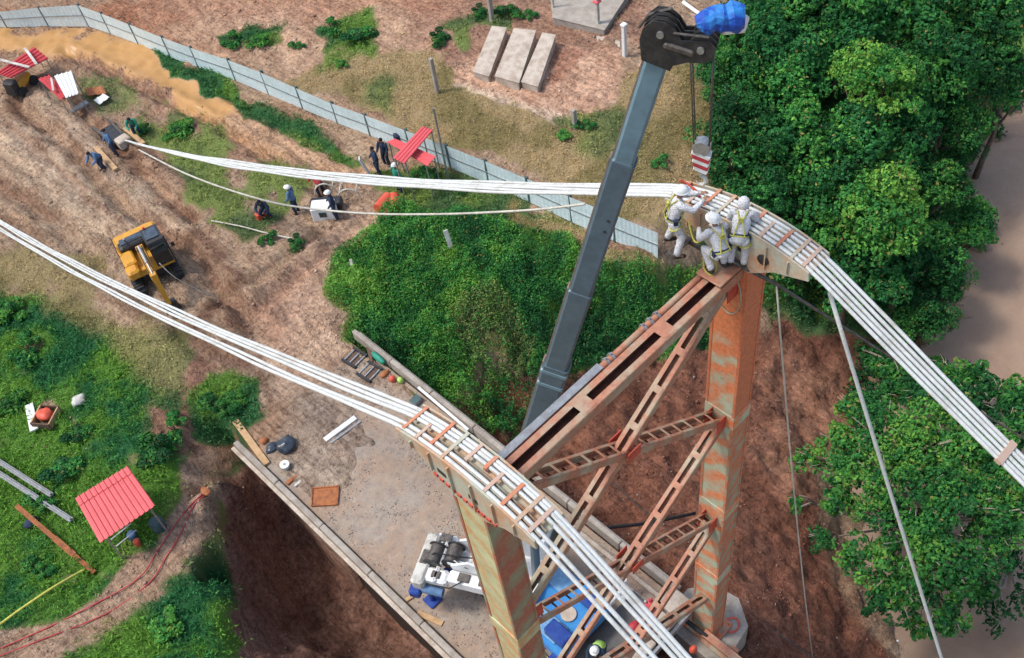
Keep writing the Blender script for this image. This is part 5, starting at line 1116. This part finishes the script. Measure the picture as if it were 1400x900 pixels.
lumps('deck_grit', dx_, dy_, np.full(n, .008), s_r, np.array([.30, .23, .18]) * rng.uniform(.5, 1.5, (n, 1)), 'lump', 'grit and small debris strewn over the dusty deck', 'grit')
# ------------------------------------------------------------------ things on the deck
def D(a, b, z=0.0): return P(a, b, z)
def beamthing(a, b, z, w_, h, m_, label, cat, name):
    a_, c_ = P(*a, z + h / 2), P(*b, z + h / 2); q = MB(); q.beam(a_, c_, w_, h); return tag(rebase(q.build(name, m_), a_), label, cat)
beamthing((322, 576), (365, 635), .02, .26, .1, 'wood', 'pale timber beam lying at the left end of the deck beam', 'beam', 'timber_beam')
beamthing((486, 571), (444, 602), .01, .22, .08, 'white', 'white painted bar lying across the dusty deck', 'bar', 'white_bar')
beamthing((493, 576), (452, 606), .01, .09, .05, 'steel', 'thin grey bar lying beside the white painted bar', 'bar', 'steel_bar')
beamthing((555, 821), (573, 809), .02, .13, .06, 'wood', 'short wooden block lying beside the left edge of the deck by the crane', 'block', 'wood_block')
beamthing((571, 838), (605, 853), .01, .2, .05, 'wood', 'reddish wooden plank near the left edge of the deck', 'plank', 'wood_plank')
beamthing((392, 662), (412, 643), .02, .16, .06, 'rust', 'reddish board lying between the bucket and the rusty plate', 'board', 'wood_board')
beamthing((403, 665), (420, 650), .02, .10, .05, 'dirtywhite', 'pale board lying right of the reddish board', 'board', 'wood_board')
pc = [P(427, 668, .05), P(463, 665, .05), P(461, 690, .05), P(426, 692, .05)]; c = sum(pc, Vector()) / 4; q = MB(); q.add([p - c for p in pc] + [p - c - V(0, 0, .05) for p in pc], [(0, 1, 2, 3), (7, 6, 5, 4), (0, 4, 5, 1), (1, 5, 6, 2), (2, 6, 7, 3), (3, 7, 4, 0)])
t = thing('rusty_tray', c, 'square rusty orange steel plate lying on the deck', 'plate'); o = q.build('plate', 'rust', t)
for i in range(4): q = MB(); q.beam(pc[i] - c, pc[(i + 1) % 4] - c, .05, .09); q.build('rim', 'rust', t)
def crumple(c, r, m_, label, cat, name, seed=0, amp=.35):
    q = MB(); q.ball((0, 0, 0), r, 18, 12); q.v = [tuple(Vector(p) * (1 + amp * mnoise.noise(Vector(p) * 3.2 + Vector((seed, 0, 0))) + amp * .5 * mnoise.noise(Vector(p) * 8))) for p in q.v]; o = q.build(name, m_, None, True); o.location = c; return tag(o, label, cat)
M['blackplastic'] = mat('black_plastic_sheet', (.03, .04, .055), (.07, .09, .12), .3, scale=4)
crumple(P(391, 609, .25), (.40, .34, .26), 'blackplastic', 'bulging black plastic bag on the deck beside the timber beam', 'bag', 'black_bag', 1)
crumple(P(371, 613, .12), (.28, .2, .12), 'blackplastic', 'flat black plastic sheet next to the bulging black bag', 'sheet', 'black_sheet', 5)
crumple(P(361, 602, .12), (.16, .14, .12), 'rust', 'small brown red bundle beside the black plastic bag', 'bundle', 'small_bundle', 9)
g = P(392, 641, 0); t = thing('white_bucket', g, 'white round bucket standing below the black bag', 'bucket'); q = MB(); q.tube([(0, 0, 0), (0, 0, .3)], [.14, .17], 18); q.build('body', 'dirtywhite', t); q = MB(); q.tube([(0, 0, .3), (0, 0, .33)], .19, 18); q.build('lid', 'white', t); q = MB(); q.tube([(0, 0, .33), (0, 0, .34)], .06, 12); q.build('lid_hole', 'steel', t)
for (a, b_, lb) in ((485, 490, 'dark metal pallet frame on the deck end, left one of the two'), (505, 509, 'dark metal pallet frame on the deck end, right one of the two')):
    g = P(a, b_, .06); t = thing('pallet_frame', g, lb, 'frame', 'dark pallet frames', rad(8)); q = MB()
    q = MB(); q.box((0, 0, -.02), (.62, .42, .03)); q.build('base_board', 'wooddk', t)
    for x in (-.36, .36): q = MB(); q.box((x, 0, .04), (.1, .78, .12)); q.build('side_rail', 'black', t)
    for y in (-.3, 0, .3): q = MB(); q.box((0, y, .03), (.6, .06, .05)); q.build('slat', 'steel', t)
crumple(P(517, 490, .25), (.14, .42, .16), 'green', 'rolled teal green cloth standing at the far end of the deck', 'cloth', 'green_cloth', 2, .25)
beamthing((503, 473), (508, 496), .02, .14, .12, 'wooddk', 'dark stained board lying next to the teal green cloth', 'board', 'dark_board')
crumple(P(536, 518, .15), (.14, .14, .16), 'orange', 'orange helmet shaped bag by the right edge of the deck', 'bag', 'orange_bag', 3, .2)
crumple(P(527, 510, .1), (.24, .12, .1), 'rust', 'reddish rags heap left of the orange bag', 'rags', 'rag_heap', 4, .4)
crumple(P(548, 520, .15), (.12, .14, .14), 'leafgreen' if 'leafgreen' in M else 'hiviz', 'small lime green bag right of the orange bag', 'bag', 'green_bag', 6, .3)
g = P(569, 548, .1); t = thing('grey_box', g, 'flat grey box near the right edge of the deck', 'box', None, .1); q = MB(); q.bbox((0, 0, 0), (.4, .34, .18), b=.03); q.build('box_body', 'steel', t); q = MB(); q.bbox((0, 0, .1), (.42, .36, .03), b=.01); q.build('box_lid', 'post', t)
beamthing((572, 530), (640, 588), .42, .1, .08, 'white', 'white pipe lying along the right edge beam of the deck', 'pipe', 'white_pipe')
beamthing((690, 640), (745, 690), .05, .16, .14, 'black', 'black bar lying by the gutter strips under the top strut', 'bar', 'black_bar')
# lower right corner of the deck
g = P(889, 836, .0); t = thing('gas_cylinder', g, 'pink red gas cylinder standing near the end of the deck', 'cylinder'); q = MB(); q.tube([(0, 0, 0), (0, 0, .1), (0, 0, .55), (0, 0, .7), (0, 0, .78)], [.15, .19, .19, .13, .05], 16); autosmooth(q.build('bottle', 'redroof', t), 60); q = MB(); q.tube([(0, 0, .76), (0, 0, .9)], .04, 8); q.box((.05, 0, .86), (.14, .05, .05)); q.build('valve', 'redtarp', t); q = MB(); q.ball((-.12, .1, .82), (.05, .05, .07), 8, 6); q.build('regulator', 'dirtywhite', t)
crumple(P(866, 857, .15), (.26, .14, .13), 'redtarp', 'bright red cloth bundle on the end strip between the ropes', 'bundle', 'red_bundle', 7, .35)
for (a, b_, sx_, sy_, h, m_, lb) in ((921, 824, .8, .75, .3, 'palecon', 'square pale concrete block at the very corner of the deck'), (900, 846, .55, 1.0, .22, 'palecon', 'long pale concrete block left of the square corner block')):
    g = P(a, b_, .12); q = MB(); q.bbox((0, 0, 0), (sx_, sy_, h), b=.03); o = q.build('concrete_block', m_); o.location = g; tag(o, lb, 'block')
q = MB(); g = P(830, 850, .05); q.bbox((0, 0, 0), (4.4, 1.25, .08), b=.01); 
o = q.build('steel_cover', 'panel'); o.location = (9.0, 9.75, .06); tag(o, 'smooth dark grey steel cover plate on the deck in front of the crane', 'plate')
crumple(P(948, 888, -.4), (.14, .12, .22), 'orange', 'orange bag beyond the end of the deck by the black hoses', 'bag', 'orange_bag', 12, .3)
crumple(P(918, 852, .05), (.1, .1, .08), 'primer', 'small salmon rag by the long concrete block', 'rag', 'salmon_rag', 13, .3)
crumple(P(862, 775, .15), (.16, .12, .1), 'blued', 'dark blue bag under the ropes near the lattice crossing', 'bag', 'blue_bag', 14, .3)
crumple(P(730, 735, .9) , (.2, .16, .14), 'bluecloth', 'faded blue cloth bundle behind the left tower leg', 'bundle', 'blue_bundle', 15, .3)
M['railgrey'] = mat('dull_grey_steel', (.30, .33, .34), (.2, .2, .2), .6)
# ------------------------------------------------------------------ left field
g = G(66, 574); t = thing('open_crate', g, 'open wooden crate holding a red sack in the left field', 'crate', None, rad(35)); q = MB(); q.box((0, 0, .03), (.9, .8, .05)); q.build('floor', 'wooddk', t)
for s in (-1, 1): q = MB(); q.box((s * .45, 0, .2), (.05, .85, .35)); q.build('side', 'wooddk', t); q = MB(); q.box((0, s * .4, .2), (.85, .05, .35)); q.build('side', 'wood', t)
crumple(G(65, 572, .25), (.3, .34, .2), 'orange', 'bright red sack lying inside the open crate', 'sack', 'red_sack', 21, .3)
a_, c_ = G(42, 556, .15), G(50, 592, .2); q = MB(); q.beam(a_, c_, .34, .06); tag(rebase(q.build('white_plank', 'white'), a_), 'white plank leaning at the left side of the open crate', 'plank')
crumple(G(109, 550, .15), (.3, .25, .15), 'dirtywhite', 'pale grey crumpled sheet on the grass right of the crate', 'sheet', 'grey_sheet', 22, .5)
for a, b_, lb in (((-12, 628), (75, 682), 'grey steel rail pair member lying higher at the left edge'), ((-12, 644), (102, 716), 'longer grey steel rail lying lower at the left edge')):
    a_, c_ = G(*a, .5), G(*b_, .25); q = MB(); q.beam(a_, c_, .2, .1); q.beam(a_ + V(0, 0, .1), c_ + V(0, 0, .1), .06, .08); tag(rebase(q.build('steel_rail', 'railgrey'), a_), lb, 'rail', 'grey steel rails')
a_, c_ = G(38, 708, .9), G(131, 785, .1); q = MB(); q.beam(a_, c_, .17, .17); q.beam(a_.lerp(c_, .5) + V(0, 0, .08), a_.lerp(c_, .75) + V(0, 0, .08), .22, .06); tag(rebase(q.build('rusty_beam', 'rust'), c_), 'rusty square beam leaning in the grass at lower left', 'beam')
crumple(G(44, 718, .15), (.3, .2, .15), 'navy', 'dark bundle in the grass under the upper end of the rusty beam', 'bundle', 'dark_bundle', 24)
rope('yellow_rope', smooth([G(-12, 872, .3), G(30, 846, .5), G(80, 812, .5), G(122, 784, .35)]), .045, 'harness', 'yellow rope stretched from the rusty beam to the left edge')
for k, (pts, lb) in enumerate((([(-10, 893), (60, 862), (130, 826), (190, 790), (218, 752), (240, 715), (262, 690), (278, 674)], 'upper red hose following the worn path at lower left'), ([(-10, 902), (70, 873), (150, 838), (205, 800), (228, 765), (246, 728), (266, 694), (282, 678)], 'lower red hose following the worn path at lower left'))):
    rope('red_hose', smooth([G(a + random.uniform(-3, 3), b_ + random.uniform(-2, 2), .04) for a, b_ in pts]), .024, 'redtarp', lb, 'hose', 6, 'red hoses on the path')
crumple(G(281, 672, .05), (.16, .2, .07), 'rust', 'red coil bundle at the upper end of the two hoses', 'bundle', 'red_coil', 26, .5)
q = MB(); a_, c_ = G(540, 362, .1), G(486, 384, .2); g = G(484, 378); q.beam(g, g + V(.3, .4, .6), .12, .08); tag(rebase(q.build('white_stake', 'dirtywhite'), g), 'white stake at the left edge of the green thicket', 'stake')
g = G(617, 340); q = MB(); q.beam(g, g + V(.1, .3, .9), .2, .08); tag(rebase(q.build('white_stake', 'dirtywhite'), g), 'white stake standing inside the green thicket', 'stake')
# ------------------------------------------------------------------ vegetation
def leaf_object(name, c, nrm, size, col, parent=None, aspect=.55, tri=False):
    n = len(c); nrm = nrm / (np.linalg.norm(nrm, axis=1, keepdims=True) + 1e-9)
    r = rng.normal(size=(n, 3)); u = np.cross(nrm, r); u /= (np.linalg.norm(u, axis=1, keepdims=True) + 1e-9); v = np.cross(nrm, u)
    s = size[:, None]
    if tri: vs = np.stack([c - v * s * aspect, c + v * s * aspect, c + u * s * 2], 1); k = 3
    else: vs = np.stack([c - u * s, c - v * s * aspect + nrm * s * .12, c + u * s, c + v * s * aspect + nrm * s * .12], 1); k = 4
    me = bpy.data.meshes.new(name); me.vertices.add(n * k); me.vertices.foreach_set('co', vs.astype(np.float32).ravel())
    me.loops.add(n * k); me.loops.foreach_set('vertex_index', np.arange(n * k, dtype=np.int32)); me.polygons.add(n); me.polygons.foreach_set('loop_start', np.arange(n, dtype=np.int32) * k)
    me.update(calc_edges=True); setcol(me, 'leafcol', np.repeat(col, k, axis=0)); return link(name, me, parent, M['leaf'])
def lush(t, n):
    t = t + rng.normal(0, .07, n)
    pal = np.array([[.016, .075, .026], [.024, .125, .038], [.042, .20, .046], [.09, .29, .05], [.19, .38, .06]]); t = np.clip(t, 0, .999) * 4; i = t.astype(int); f = (t - i)[:, None]
    o = (pal[i] * (1 - f) + pal[i + 1] * f) * rng.uniform(.72, 1.28, (n, 1)); y = rng.random(n) < .025; o[y] = np.array([.30, .26, .08]) * rng.uniform(.6, 1.2, (y.sum(), 1)); return o
# grass and herbs over the ground
samp = lambda F, x, y: F[np.clip(np.searchsorted(xs, x) - 1, 0, nx - 1), np.clip(np.searchsorted(ys, y) - 1, 0, ny - 1)]
n = 330000; sx = rng.uniform(-9, 52, n); sy = rng.uniform(-2, 69, n)
tpx, tpy = toPix(sx, sy, np.zeros(n)); d_ = samp(grass, sx, sy); nz = fbm(sx * 1.3, sy * 1.3, 3)
deckm = (np.abs(sx - 8.83) < 3.5) & (sy > -5) & (sy < 25.5)
keep = (tpx > -60) & (tpx < 1460) & (tpy > -60) & (tpy < 1000) & (rng.random(n) < d_ * sstep(.25, .6, d_ + (nz - .5) * .9)) & ~deckm
sx, sy = sx[keep], sy[keep]; n = len(sx); sz = height(sx, sy); dr = samp(gt, sx, sy); tn = fbm(sx * .45 + 77, sy * .45 + 12, 4)
kb = 4; bx = np.repeat(sx, kb) + rng.normal(0, .07, n * kb); by = np.repeat(sy, kb) + rng.normal(0, .07, n * kb); bz = np.repeat(sz, kb); sc = np.repeat(rng.uniform(.5, 1.2, n) * (1 - .35 * dr), kb)
colr = np.repeat(gcolor(dr, tn, rng.normal(0, .06, n)), kb, axis=0) * rng.uniform(.65, 1.35, (n * kb, 1))
nr = np.stack([rng.normal(0, .7, n * kb), rng.normal(0, .7, n * kb), rng.uniform(.2, 1, n * kb)], 1)
o = leaf_object('grass', np.stack([bx, by, bz + .08 * sc * rng.uniform(.3, 2.2, n * kb)], 1), nr, .085 * sc, colr, tri=True, aspect=.35)
tag(o, 'green and dry grass tufts growing over the site and the banks', 'grass', kind='stuff')
print('grass', n * kb)
# thicket between the track and the brown slope
thick = zone([(470, 350), (515, 305), (620, 302), (735, 312), (830, 356), (890, 378), (985, 382), (1005, 470), (930, 470), (880, 490), (800, 520), (745, 560), (700, 600), (650, 585), (560, 515), (500, 470), (465, 410)], 9)
n = 520000; sx = rng.uniform(9, 34, n); sy = rng.uniform(8, 34, n); k_ = samp(thick, sx, sy); keep = (rng.random(n) < k_) & ~((np.abs(sx - 8.83) < 3.6) & (sy < 25.6)); sx, sy = sx[keep], sy[keep]; n = len(sx)
hb = fbm(sx * .55 + 3, sy * .55 + 9, 3); hs_ = fbm(sx * 1.8 + 3, sy * 1.8 + 9, 2); hump = (hb - .3) * 1.5 + hs_ * .5; hump = np.clip(hump, .1, 3) * samp(thick, sx, sy)
tt = .52 + (fbm(sx * .35 + 40, sy * .35 + 4, 3) - .5) * 1.8 + (hs_ - .5) * .7 + rng.normal(0, .13, n)
hz = hump * rng.uniform(.25, 1, n) ** .5; colr = lush(np.clip(tt, 0, 1), n); dry_ = (samp(gt, sx, sy) > .35) & (rng.random(n) < .55); colr[dry_] = colr[dry_] * .5 + np.array([.17, .16, .06])
kp = rng.random(n) < sstep(.30, .5, fbm(sx * .9 + 60, sy * .9 + 2, 3)) * .75 + .25; sx, sy, hz, colr, hs_ = sx[kp], sy[kp], hz[kp], colr[kp], hs_[kp]; n = len(sx)
gx_ = -(fbm(sx * 1.8 + 3.15, sy * 1.8 + 9, 2) - hs_) * 5
nr = np.stack([gx_ + rng.normal(0, .55, n), rng.normal(0, .6, n), rng.uniform(.4, 1.1, n)], 1)
o = leaf_object('undergrowth', np.stack([sx, sy, height(sx, sy) + hz], 1), nr, rng.uniform(.03, .085, n), colr, aspect=.4); tag(o, 'dense low green thicket filling the hollow behind the tower', 'undergrowth', kind='stuff')
bl = rng.random(n) < .45; nb = bl.sum(); ang = rng.uniform(0, 6.28, nb)
o = leaf_object('tall_grass', np.stack([sx[bl], sy[bl], height(sx[bl], sy[bl]) + hz[bl] * .8], 1), np.stack([np.cos(ang), np.sin(ang), rng.uniform(-.2, .5, nb)], 1), rng.uniform(.05, .13, nb), np.clip(colr[bl] * 1.25 + np.array([.02, .02, 0]), 0, .6), tri=True, aspect=.16); tag(o, 'tall grass blades standing in the green thicket behind the tower', 'grass', kind='stuff')
print('thicket', n)
def crown(R_, n, seed, tone=.4, flat=.75, lobes=16, ls=.13, gap=.0):
    r = np.random.default_rng(seed); cs = []
    for i in range(lobes):
        a = r.uniform(0, 6.28); e = math.asin(r.uniform(-.15, 1)); rr = R_ * r.uniform(.3, .9); cs.append((rr * math.cos(a) * math.cos(e), rr * math.sin(a) * math.cos(e), rr * math.sin(e) * flat, R_ * r.uniform(.17, .44), r.uniform(-.25, .28)))
    cs = np.array(cs); k = r.integers(0, lobes, n); dd = r.normal(size=(n, 3)); dd[:, 2] = np.abs(dd[:, 2]) * 1.0 - .25 * (r.random(n) < .4); dd /= np.linalg.norm(dd, axis=1, keepdims=True)
    rad_ = cs[k, 3] * r.uniform(.55, 1.05, n) ** .6; c = cs[k, :3] + dd * rad_[:, None] * np.array([1, 1, .8])
    # clump the leaves into sprays
    q_ = np.round(c / (R_ * .13)); h = np.sin(q_ @ np.array([12.9, 78.2, 37.7])) * 43758.5; h = h - np.floor(h); kp = h > .18 + gap; c = c[kp]; dd = dd[kp]; k = k[kp]; h = h[kp]; n = len(c)
    c += (q_[kp] * R_ * .13 - c) * .3
    t = tone + cs[k, 4] + (h - .5) * .35 + r.normal(0, .1, n)
    return c, dd + r.normal(0, .8, (n, 3)) + np.array([0, 0, .3]), r.uniform(.7, 1.3, n) * ls, lush(np.clip(t, 0, 1), n)
cm_ = []
for v, (tone, nl, gp) in enumerate(((.30, 17000, 0), (.45, 17000, .05), (.22, 16000, .05), (.72, 16000, .0), (.36, 14000, .12))):
    c, nr, szz, colr = crown(2.4, nl, 100 + v, tone, 1.0, 32, .09, gp + .05); o = leaf_object('crown_mesh', c, nr, szz, colr); cm_.append(o.data); bpy.data.objects.remove(o)
def trunk(base, topc, spread, parent, seed, m_='bark', r0=.16):
    r = random.Random(seed); q = MB(); a = Vector((0, 0, -.3)); c = topc - base; k1 = a.lerp(c, .55) + Vector((r.uniform(-.2, .2), r.uniform(-.2, .2), 0))
    q.tube([a, a.lerp(k1, .5) + Vector((.06, .05, 0)), k1, c], [r0 * 1.3, r0, r0 * .75, r0 * .3], 8)
    for i in range(6):
        an_ = i * 1.05 + r.uniform(-.3, .3); e = c + Vector((math.cos(an_) * spread, math.sin(an_) * spread, r.uniform(.0, .5))); m0 = k1.lerp(e, .5) + Vector((0, 0, -.15)); q.tube([k1.lerp(c, r.uniform(0, .5)), m0, e], [r0 * .5, r0 * .33, r0 * .1], 6)
    return q.build('trunk', m_, parent, True)
trees = [(1042, 55, 1.15, .25, 0, 'dark leafy tree at the left edge of the wood near the boom tip'), (1112, 22, 1.2, .3, 2, 'dark green tree on the top edge, second from the boom'), (1190, 45, 1.25, 0, 1, 'mid green tree near the top edge in the middle of the wood'),
 (1270, 15, 1.25, -.5, 2, 'deep green tree on the top edge towards the river'), (1352, 25, 1.2, -1.2, 4, 'loose grey green tree on the top edge overhanging the river'), (1008, 118, .85, .0, 1, 'small round tree bordering the dry grass beside the hoist ropes'),
 (1085, 122, 1.1, -.4, 0, 'bushy tree behind the small round one right of the hook'), (1195, 122, .95, .4, 3, 'bright yellow green tree in the upper part of the wood'), (1265, 95, 1.1, -1.2, 0, 'dark tree right of the bright upper tree'),
 (1338, 95, 1.0, -2.5, 2, 'very dark tree near the narrow upper bend of the river'), (1003, 190, .9, -.3, 2, 'dark low tree directly right of the hook block'), (1062, 208, 1.1, -1.2, 1, 'mid green tree above the saddle'),
 (1140, 205, 1.05, -1.4, 4, 'loose tree in the centre of the wood'), (1218, 190, 1.0, -2.5, 2, 'shaded tree in the hollow at the centre right of the wood'), (1295, 165, .9, -4, 0, 'small dark tree near the eroded bank'),
 (1372, 120, .8, -4, 4, 'small overhanging tree at the right edge above the river bend'), (1105, 278, 1.0, -2.6, 0, 'dark tree just behind the curved ropes at the saddle end'), (1188, 300, 1.1, -2.4, 3, 'bright yellow green tree in the lower part of the wood'),
 (1262, 262, .9, -4.3, 1, 'mid green tree by the lower river bank'), (1328, 312, .62, -6.2, 1, 'flat topped tree jutting out furthest into the river'), (1095, 352, .85, -4.3, 1, 'tree hanging over the top of the brown slope'),
 (1165, 380, .95, -4.8, 2, 'dark tree above the white hanging rope'), (1235, 350, .95, -5.0, 0, 'dark green tree between the bright one and the river'), (1285, 385, .7, -6.5, 2, 'small dark tree at the waterside above the far ropes'),
 (1255, 445, .65, -7.0, 0, 'small tree just above the far ropes near the water'), (1312, 215, .55, -6.5, 4, 'scrubby olive tree on the eroded bank'), (1150, 60, 1.0, -.2, 0, 'dense tree filling the gap below the top edge'), (1040, 270, .75, -1.8, 2, 'dark tree right above the crest of the saddle')]
for i, (a, b_, s, zc, v, lb) in enumerate(trees):
    c = P(a, b_, zc + 1.2); gz_ = H1(c.x, c.y); base = Vector((c.x, c.y, gz_)); t = thing('broadleaf_tree', base, lb, 'tree', 'trees of the riverside wood')
    o = bpy.data.objects.new('crown', cm_[v]); COL.objects.link(o); o.parent = t; o.location = c - base; o.rotation_euler = (0, 0, i * 1.7); o.scale = (s, s, s * .95); trunk(base, c, 1.6 * s, t, i)
# shrubs filling under the trees
n = 150000; sx = rng.uniform(12, 56, n); sy = rng.uniform(3, 40, n); wz = zone([(985, 20), (1430, -120), (1430, 90), (1385, 165), (1335, 200), (1315, 250), (1350, 300), (1350, 345), (1300, 395), (1290, 470), (1230, 480), (1150, 440), (1050, 430), (1040, 380), (990, 290), (960, 235)], 6); wz2 = zone([(1165, 470), (1290, 490), (1420, 520), (1420, 640), (1300, 640), (1190, 620), (1160, 540)], 8); k_ = np.maximum(samp(wz, sx, sy), samp(wz2, sx, sy)); sz = height(sx, sy)
keep = (rng.random(n) < k_) & (sz > -9); sx, sy, sz = sx[keep], sy[keep], sz[keep]; n = len(sx); hs_ = fbm(sx * 1.1 + 3, sy * 1.1 + 9, 3)
o = leaf_object('wood_undergrowth', np.stack([sx, sy, sz + np.clip(hs_ - .2, .05, 1) * 1.6 * rng.uniform(.4, 1, n)], 1), np.stack([rng.normal(0, .5, n), rng.normal(0, .5, n), rng.uniform(.4, 1, n)], 1), rng.uniform(.08, .16, n), lush(np.clip(.15 + (hs_ - .5) * 1.4 + rng.normal(0, .1, n), 0, 1), n)); tag(o, 'low dark shrubs under the riverside trees', 'undergrowth', kind='stuff')
# big spreading tree at lower right with pale branches
def big_tree(basepx, bz_, lobes_px, label, seed, tone, ls, m_='palebark', r0=.2, n_leaf=1900, zoff=0):
    base = P(*basepx, bz_); base.z = H1(base.x, base.y); t = thing('spreading_tree', base, label, 'tree'); r = random.Random(seed); C = []; NR = []; SZ = []; CO = []; q = MB(); fork = Vector((0, 0, 1.6))
    q.tube([(0, 0, -.4), (0, .05, .8), tuple(fork)], [r0 * 1.4, r0, r0 * .85], 10)
    for i, (a, b_, rr, z) in enumerate(lobes_px):
        c = P(a, b_, z) - base; rr = rr * 1.25; cc, nr, szz, colr = crown(rr, int(n_leaf * rr * rr), seed * 50 + i, tone + r.uniform(-.16, .16), .6, 16, ls, .14); C.append(cc + np.array(c)); NR.append(nr); SZ.append(szz); CO.append(colr)
        m0 = fork.lerp(c, .45) + Vector((r.uniform(-.3, .3), r.uniform(-.3, .3), .1)); m1 = fork.lerp(c, .8) + Vector((r.uniform(-.2, .2), r.uniform(-.2, .2), .25)); q.tube([fork, m0, m1, c], [r0 * .45, r0 * .3, r0 * .18, r0 * .08], 6)
        for j in range(5):
            an_ = r.uniform(0, 6.28); e = c + Vector((math.cos(an_) * rr * .7, math.sin(an_) * rr * .7, rr * .4 + r.uniform(-.1, .2))); q.tube([m1, m1.lerp(e, .5) + Vector((0, 0, .2)), e], [r0 * .17, r0 * .12, r0 * .05], 5)
    q.build('trunk', m_, t, True); leaf_object('crown', np.concatenate(C), np.concatenate(NR), np.concatenate(SZ), np.concatenate(CO), t); return t
big_tree((1255, 720), -9, [(1100, 632, .55, -4), (1085, 690, .35, -4.2), (1145, 610, .9, -3.6), (1120, 740, .5, -4.5), (1150, 690, .7, -3.8), (1200, 590, 1.25, -3), (1195, 660, 1.0, -2.8), (1180, 760, .85, -3.6), (1215, 830, .85, -4), (1255, 600, 1.3, -2.6), (1250, 680, 1.3, -2.4), (1245, 760, 1.2, -2.8), (1290, 850, .7, -4), (1310, 620, 1.3, -2.8), (1310, 700, 1.3, -2.6), (1310, 775, 1.1, -3.2), (1365, 650, 1.2, -3.2), (1370, 725, 1.0, -3.6), (1340, 810, .6, -4.4), (1160, 645, .4, -3.4), (1400, 690, .9, -3.8), (1255, 860, .5, -4.4), (1175, 625, .9, -3.2), (1230, 640, 1.1, -2.9), (1282, 650, 1.1, -2.9), (1340, 668, 1.0, -3.2), (1220, 715, 1.0, -3.2), (1278, 732, 1.0, -3), (1345, 745, .9, -3.6), (1215, 795, .9, -3.8), (1285, 812, .9, -3.8), (1165, 560, .8, -4), (1150, 650, .7, -3.6)],
    'large spreading tree with pale bare branches showing, lower right of the picture', 5, .46, .09)
big_tree((1300, 560), -9.5, [(1195, 500, .8, -7), (1245, 500, .7, -7), (1280, 500, .5, -7.4), (1215, 520, .9, -6.2), (1260, 545, 1.0, -5.4), (1300, 520, .9, -6), (1320, 560, 1.1, -5), (1370, 550, 1.0, -5.4), (1390, 590, 1.0, -5), (1340, 515, .6, -6.4), (1200, 555, .7, -6), (1410, 540, .8, -5.6)], 'leafy tree by the water just below the far ropes', 8, .34, .12)
big_tree((1380, 770), -9.5, [(1375, 770, .8, -6), (1350, 830, .5, -7), (1395, 830, .7, -6.4), (1362, 860, .35, -7.2)], 'sparse olive tree at the right edge below the big one', 9, .12, .1, n_leaf=600)
bm2 = []
for v, tone in enumerate((.35, .5, .2)):
    c, nr, szz, colr = crown(1., 2600, 300 + v, tone, .8, 10, .085, 0); o = leaf_object('bush_mesh', c, nr, szz, colr); bm2.append(o.data); bpy.data.objects.remove(o)
bushes = [(215, 620, 1.0, 2, 'dark bush above the red roofed shelter'), (240, 590, .9, 0, 'green bush right of the shelter towards the track'), (110, 600, .7, 2, 'low dark bush in the middle of the left field'), (305, 560, .9, 0, 'round bush left of the deck end'), (325, 545, .6, 1, 'smaller bright bush above the round one'), (90, 650, .9, 2, 'dark bush behind the steel rails'), (60, 780, .7, 0, 'bush below the rusty beam'), (230, 850, .8, 1, 'bright bush beside the dark pit at lower left'), (330, 680, .35, 1, 'tiny lime bush at the lip of the dark pit'), (60, 690, .7, 0, 'bush just above the rusty beam'),
 (320, 58, .8, 0, 'bush left of the scrub patch above the fence'), (350, 62, .8, 1, 'bush beside the stream above the fence'), (408, 66, .5, 0, 'small bush between the scrub patches above the fence'), (455, 40, .8, 0, 'bush in the scrub patch on the bare ground'), (490, 55, 1.0, 2, 'largest bush of the scrub patch above the fence'), (470, 90, .45, 1, 'little bush below the scrub patch'), (600, 55, .7, 2, 'bush left of the concrete ramps'), (690, 20, .7, 2, 'bush above the left concrete ramp'), (720, 25, .7, 0, 'bush above the middle concrete ramp'), (655, 20, .6, 2, 'bush by the grey post above the ramps'),
 (240, 185, 1.0, 1, 'bright bush just above the rope anchorage field'), (200, 180, .5, 2, 'small dark bush in the rubble'), (405, 335, .5, 2, 'lone small bush on the mud right of the excavator'), (365, 330, .5, 0, 'small bush above the churned mud'), (592, 243, .55, 2, 'dark bush under the crossed red roofs'), (630, 262, .35, 2, 'dark bush by the thin grey pole'), (570, 243, .6, 0, 'bush below the upper red roof'), (800, 175, .6, 0, 'bush near the short grey concrete post'), (770, 185, .5, 1, 'small bush left of the short grey post'), (900, 225, .5, 0, 'small bush between boom and wood'), (20, 430, 1.1, 1, 'bright bush at the left edge below the ropes'), (40, 480, 1.0, 0, 'green bush at the left edge of the field'), (10, 560, .9, 1, 'light green bush at the far left edge')]
for i, (a, b_, s, v, lb) in enumerate(bushes):
    g = G(a, b_); t = thing('bush', g, lb, 'bush', 'bushes on the site'); o = bpy.data.objects.new('foliage', bm2[v]); COL.objects.link(o); o.parent = t; o.location = (0, 0, .1); o.scale = (s, s, s * .7); o.rotation_euler = (0, 0, i * 2.1)
    q = MB(); q.tube([(0, 0, -.1), (.03, 0, .3 * s), (.1 * s, .05, .6 * s)], [.05, .04, .015], 6); q.tube([(0, 0, 0), (-.2 * s, .1, .5 * s)], [.04, .012], 6); q.build('stem', 'bark', t)
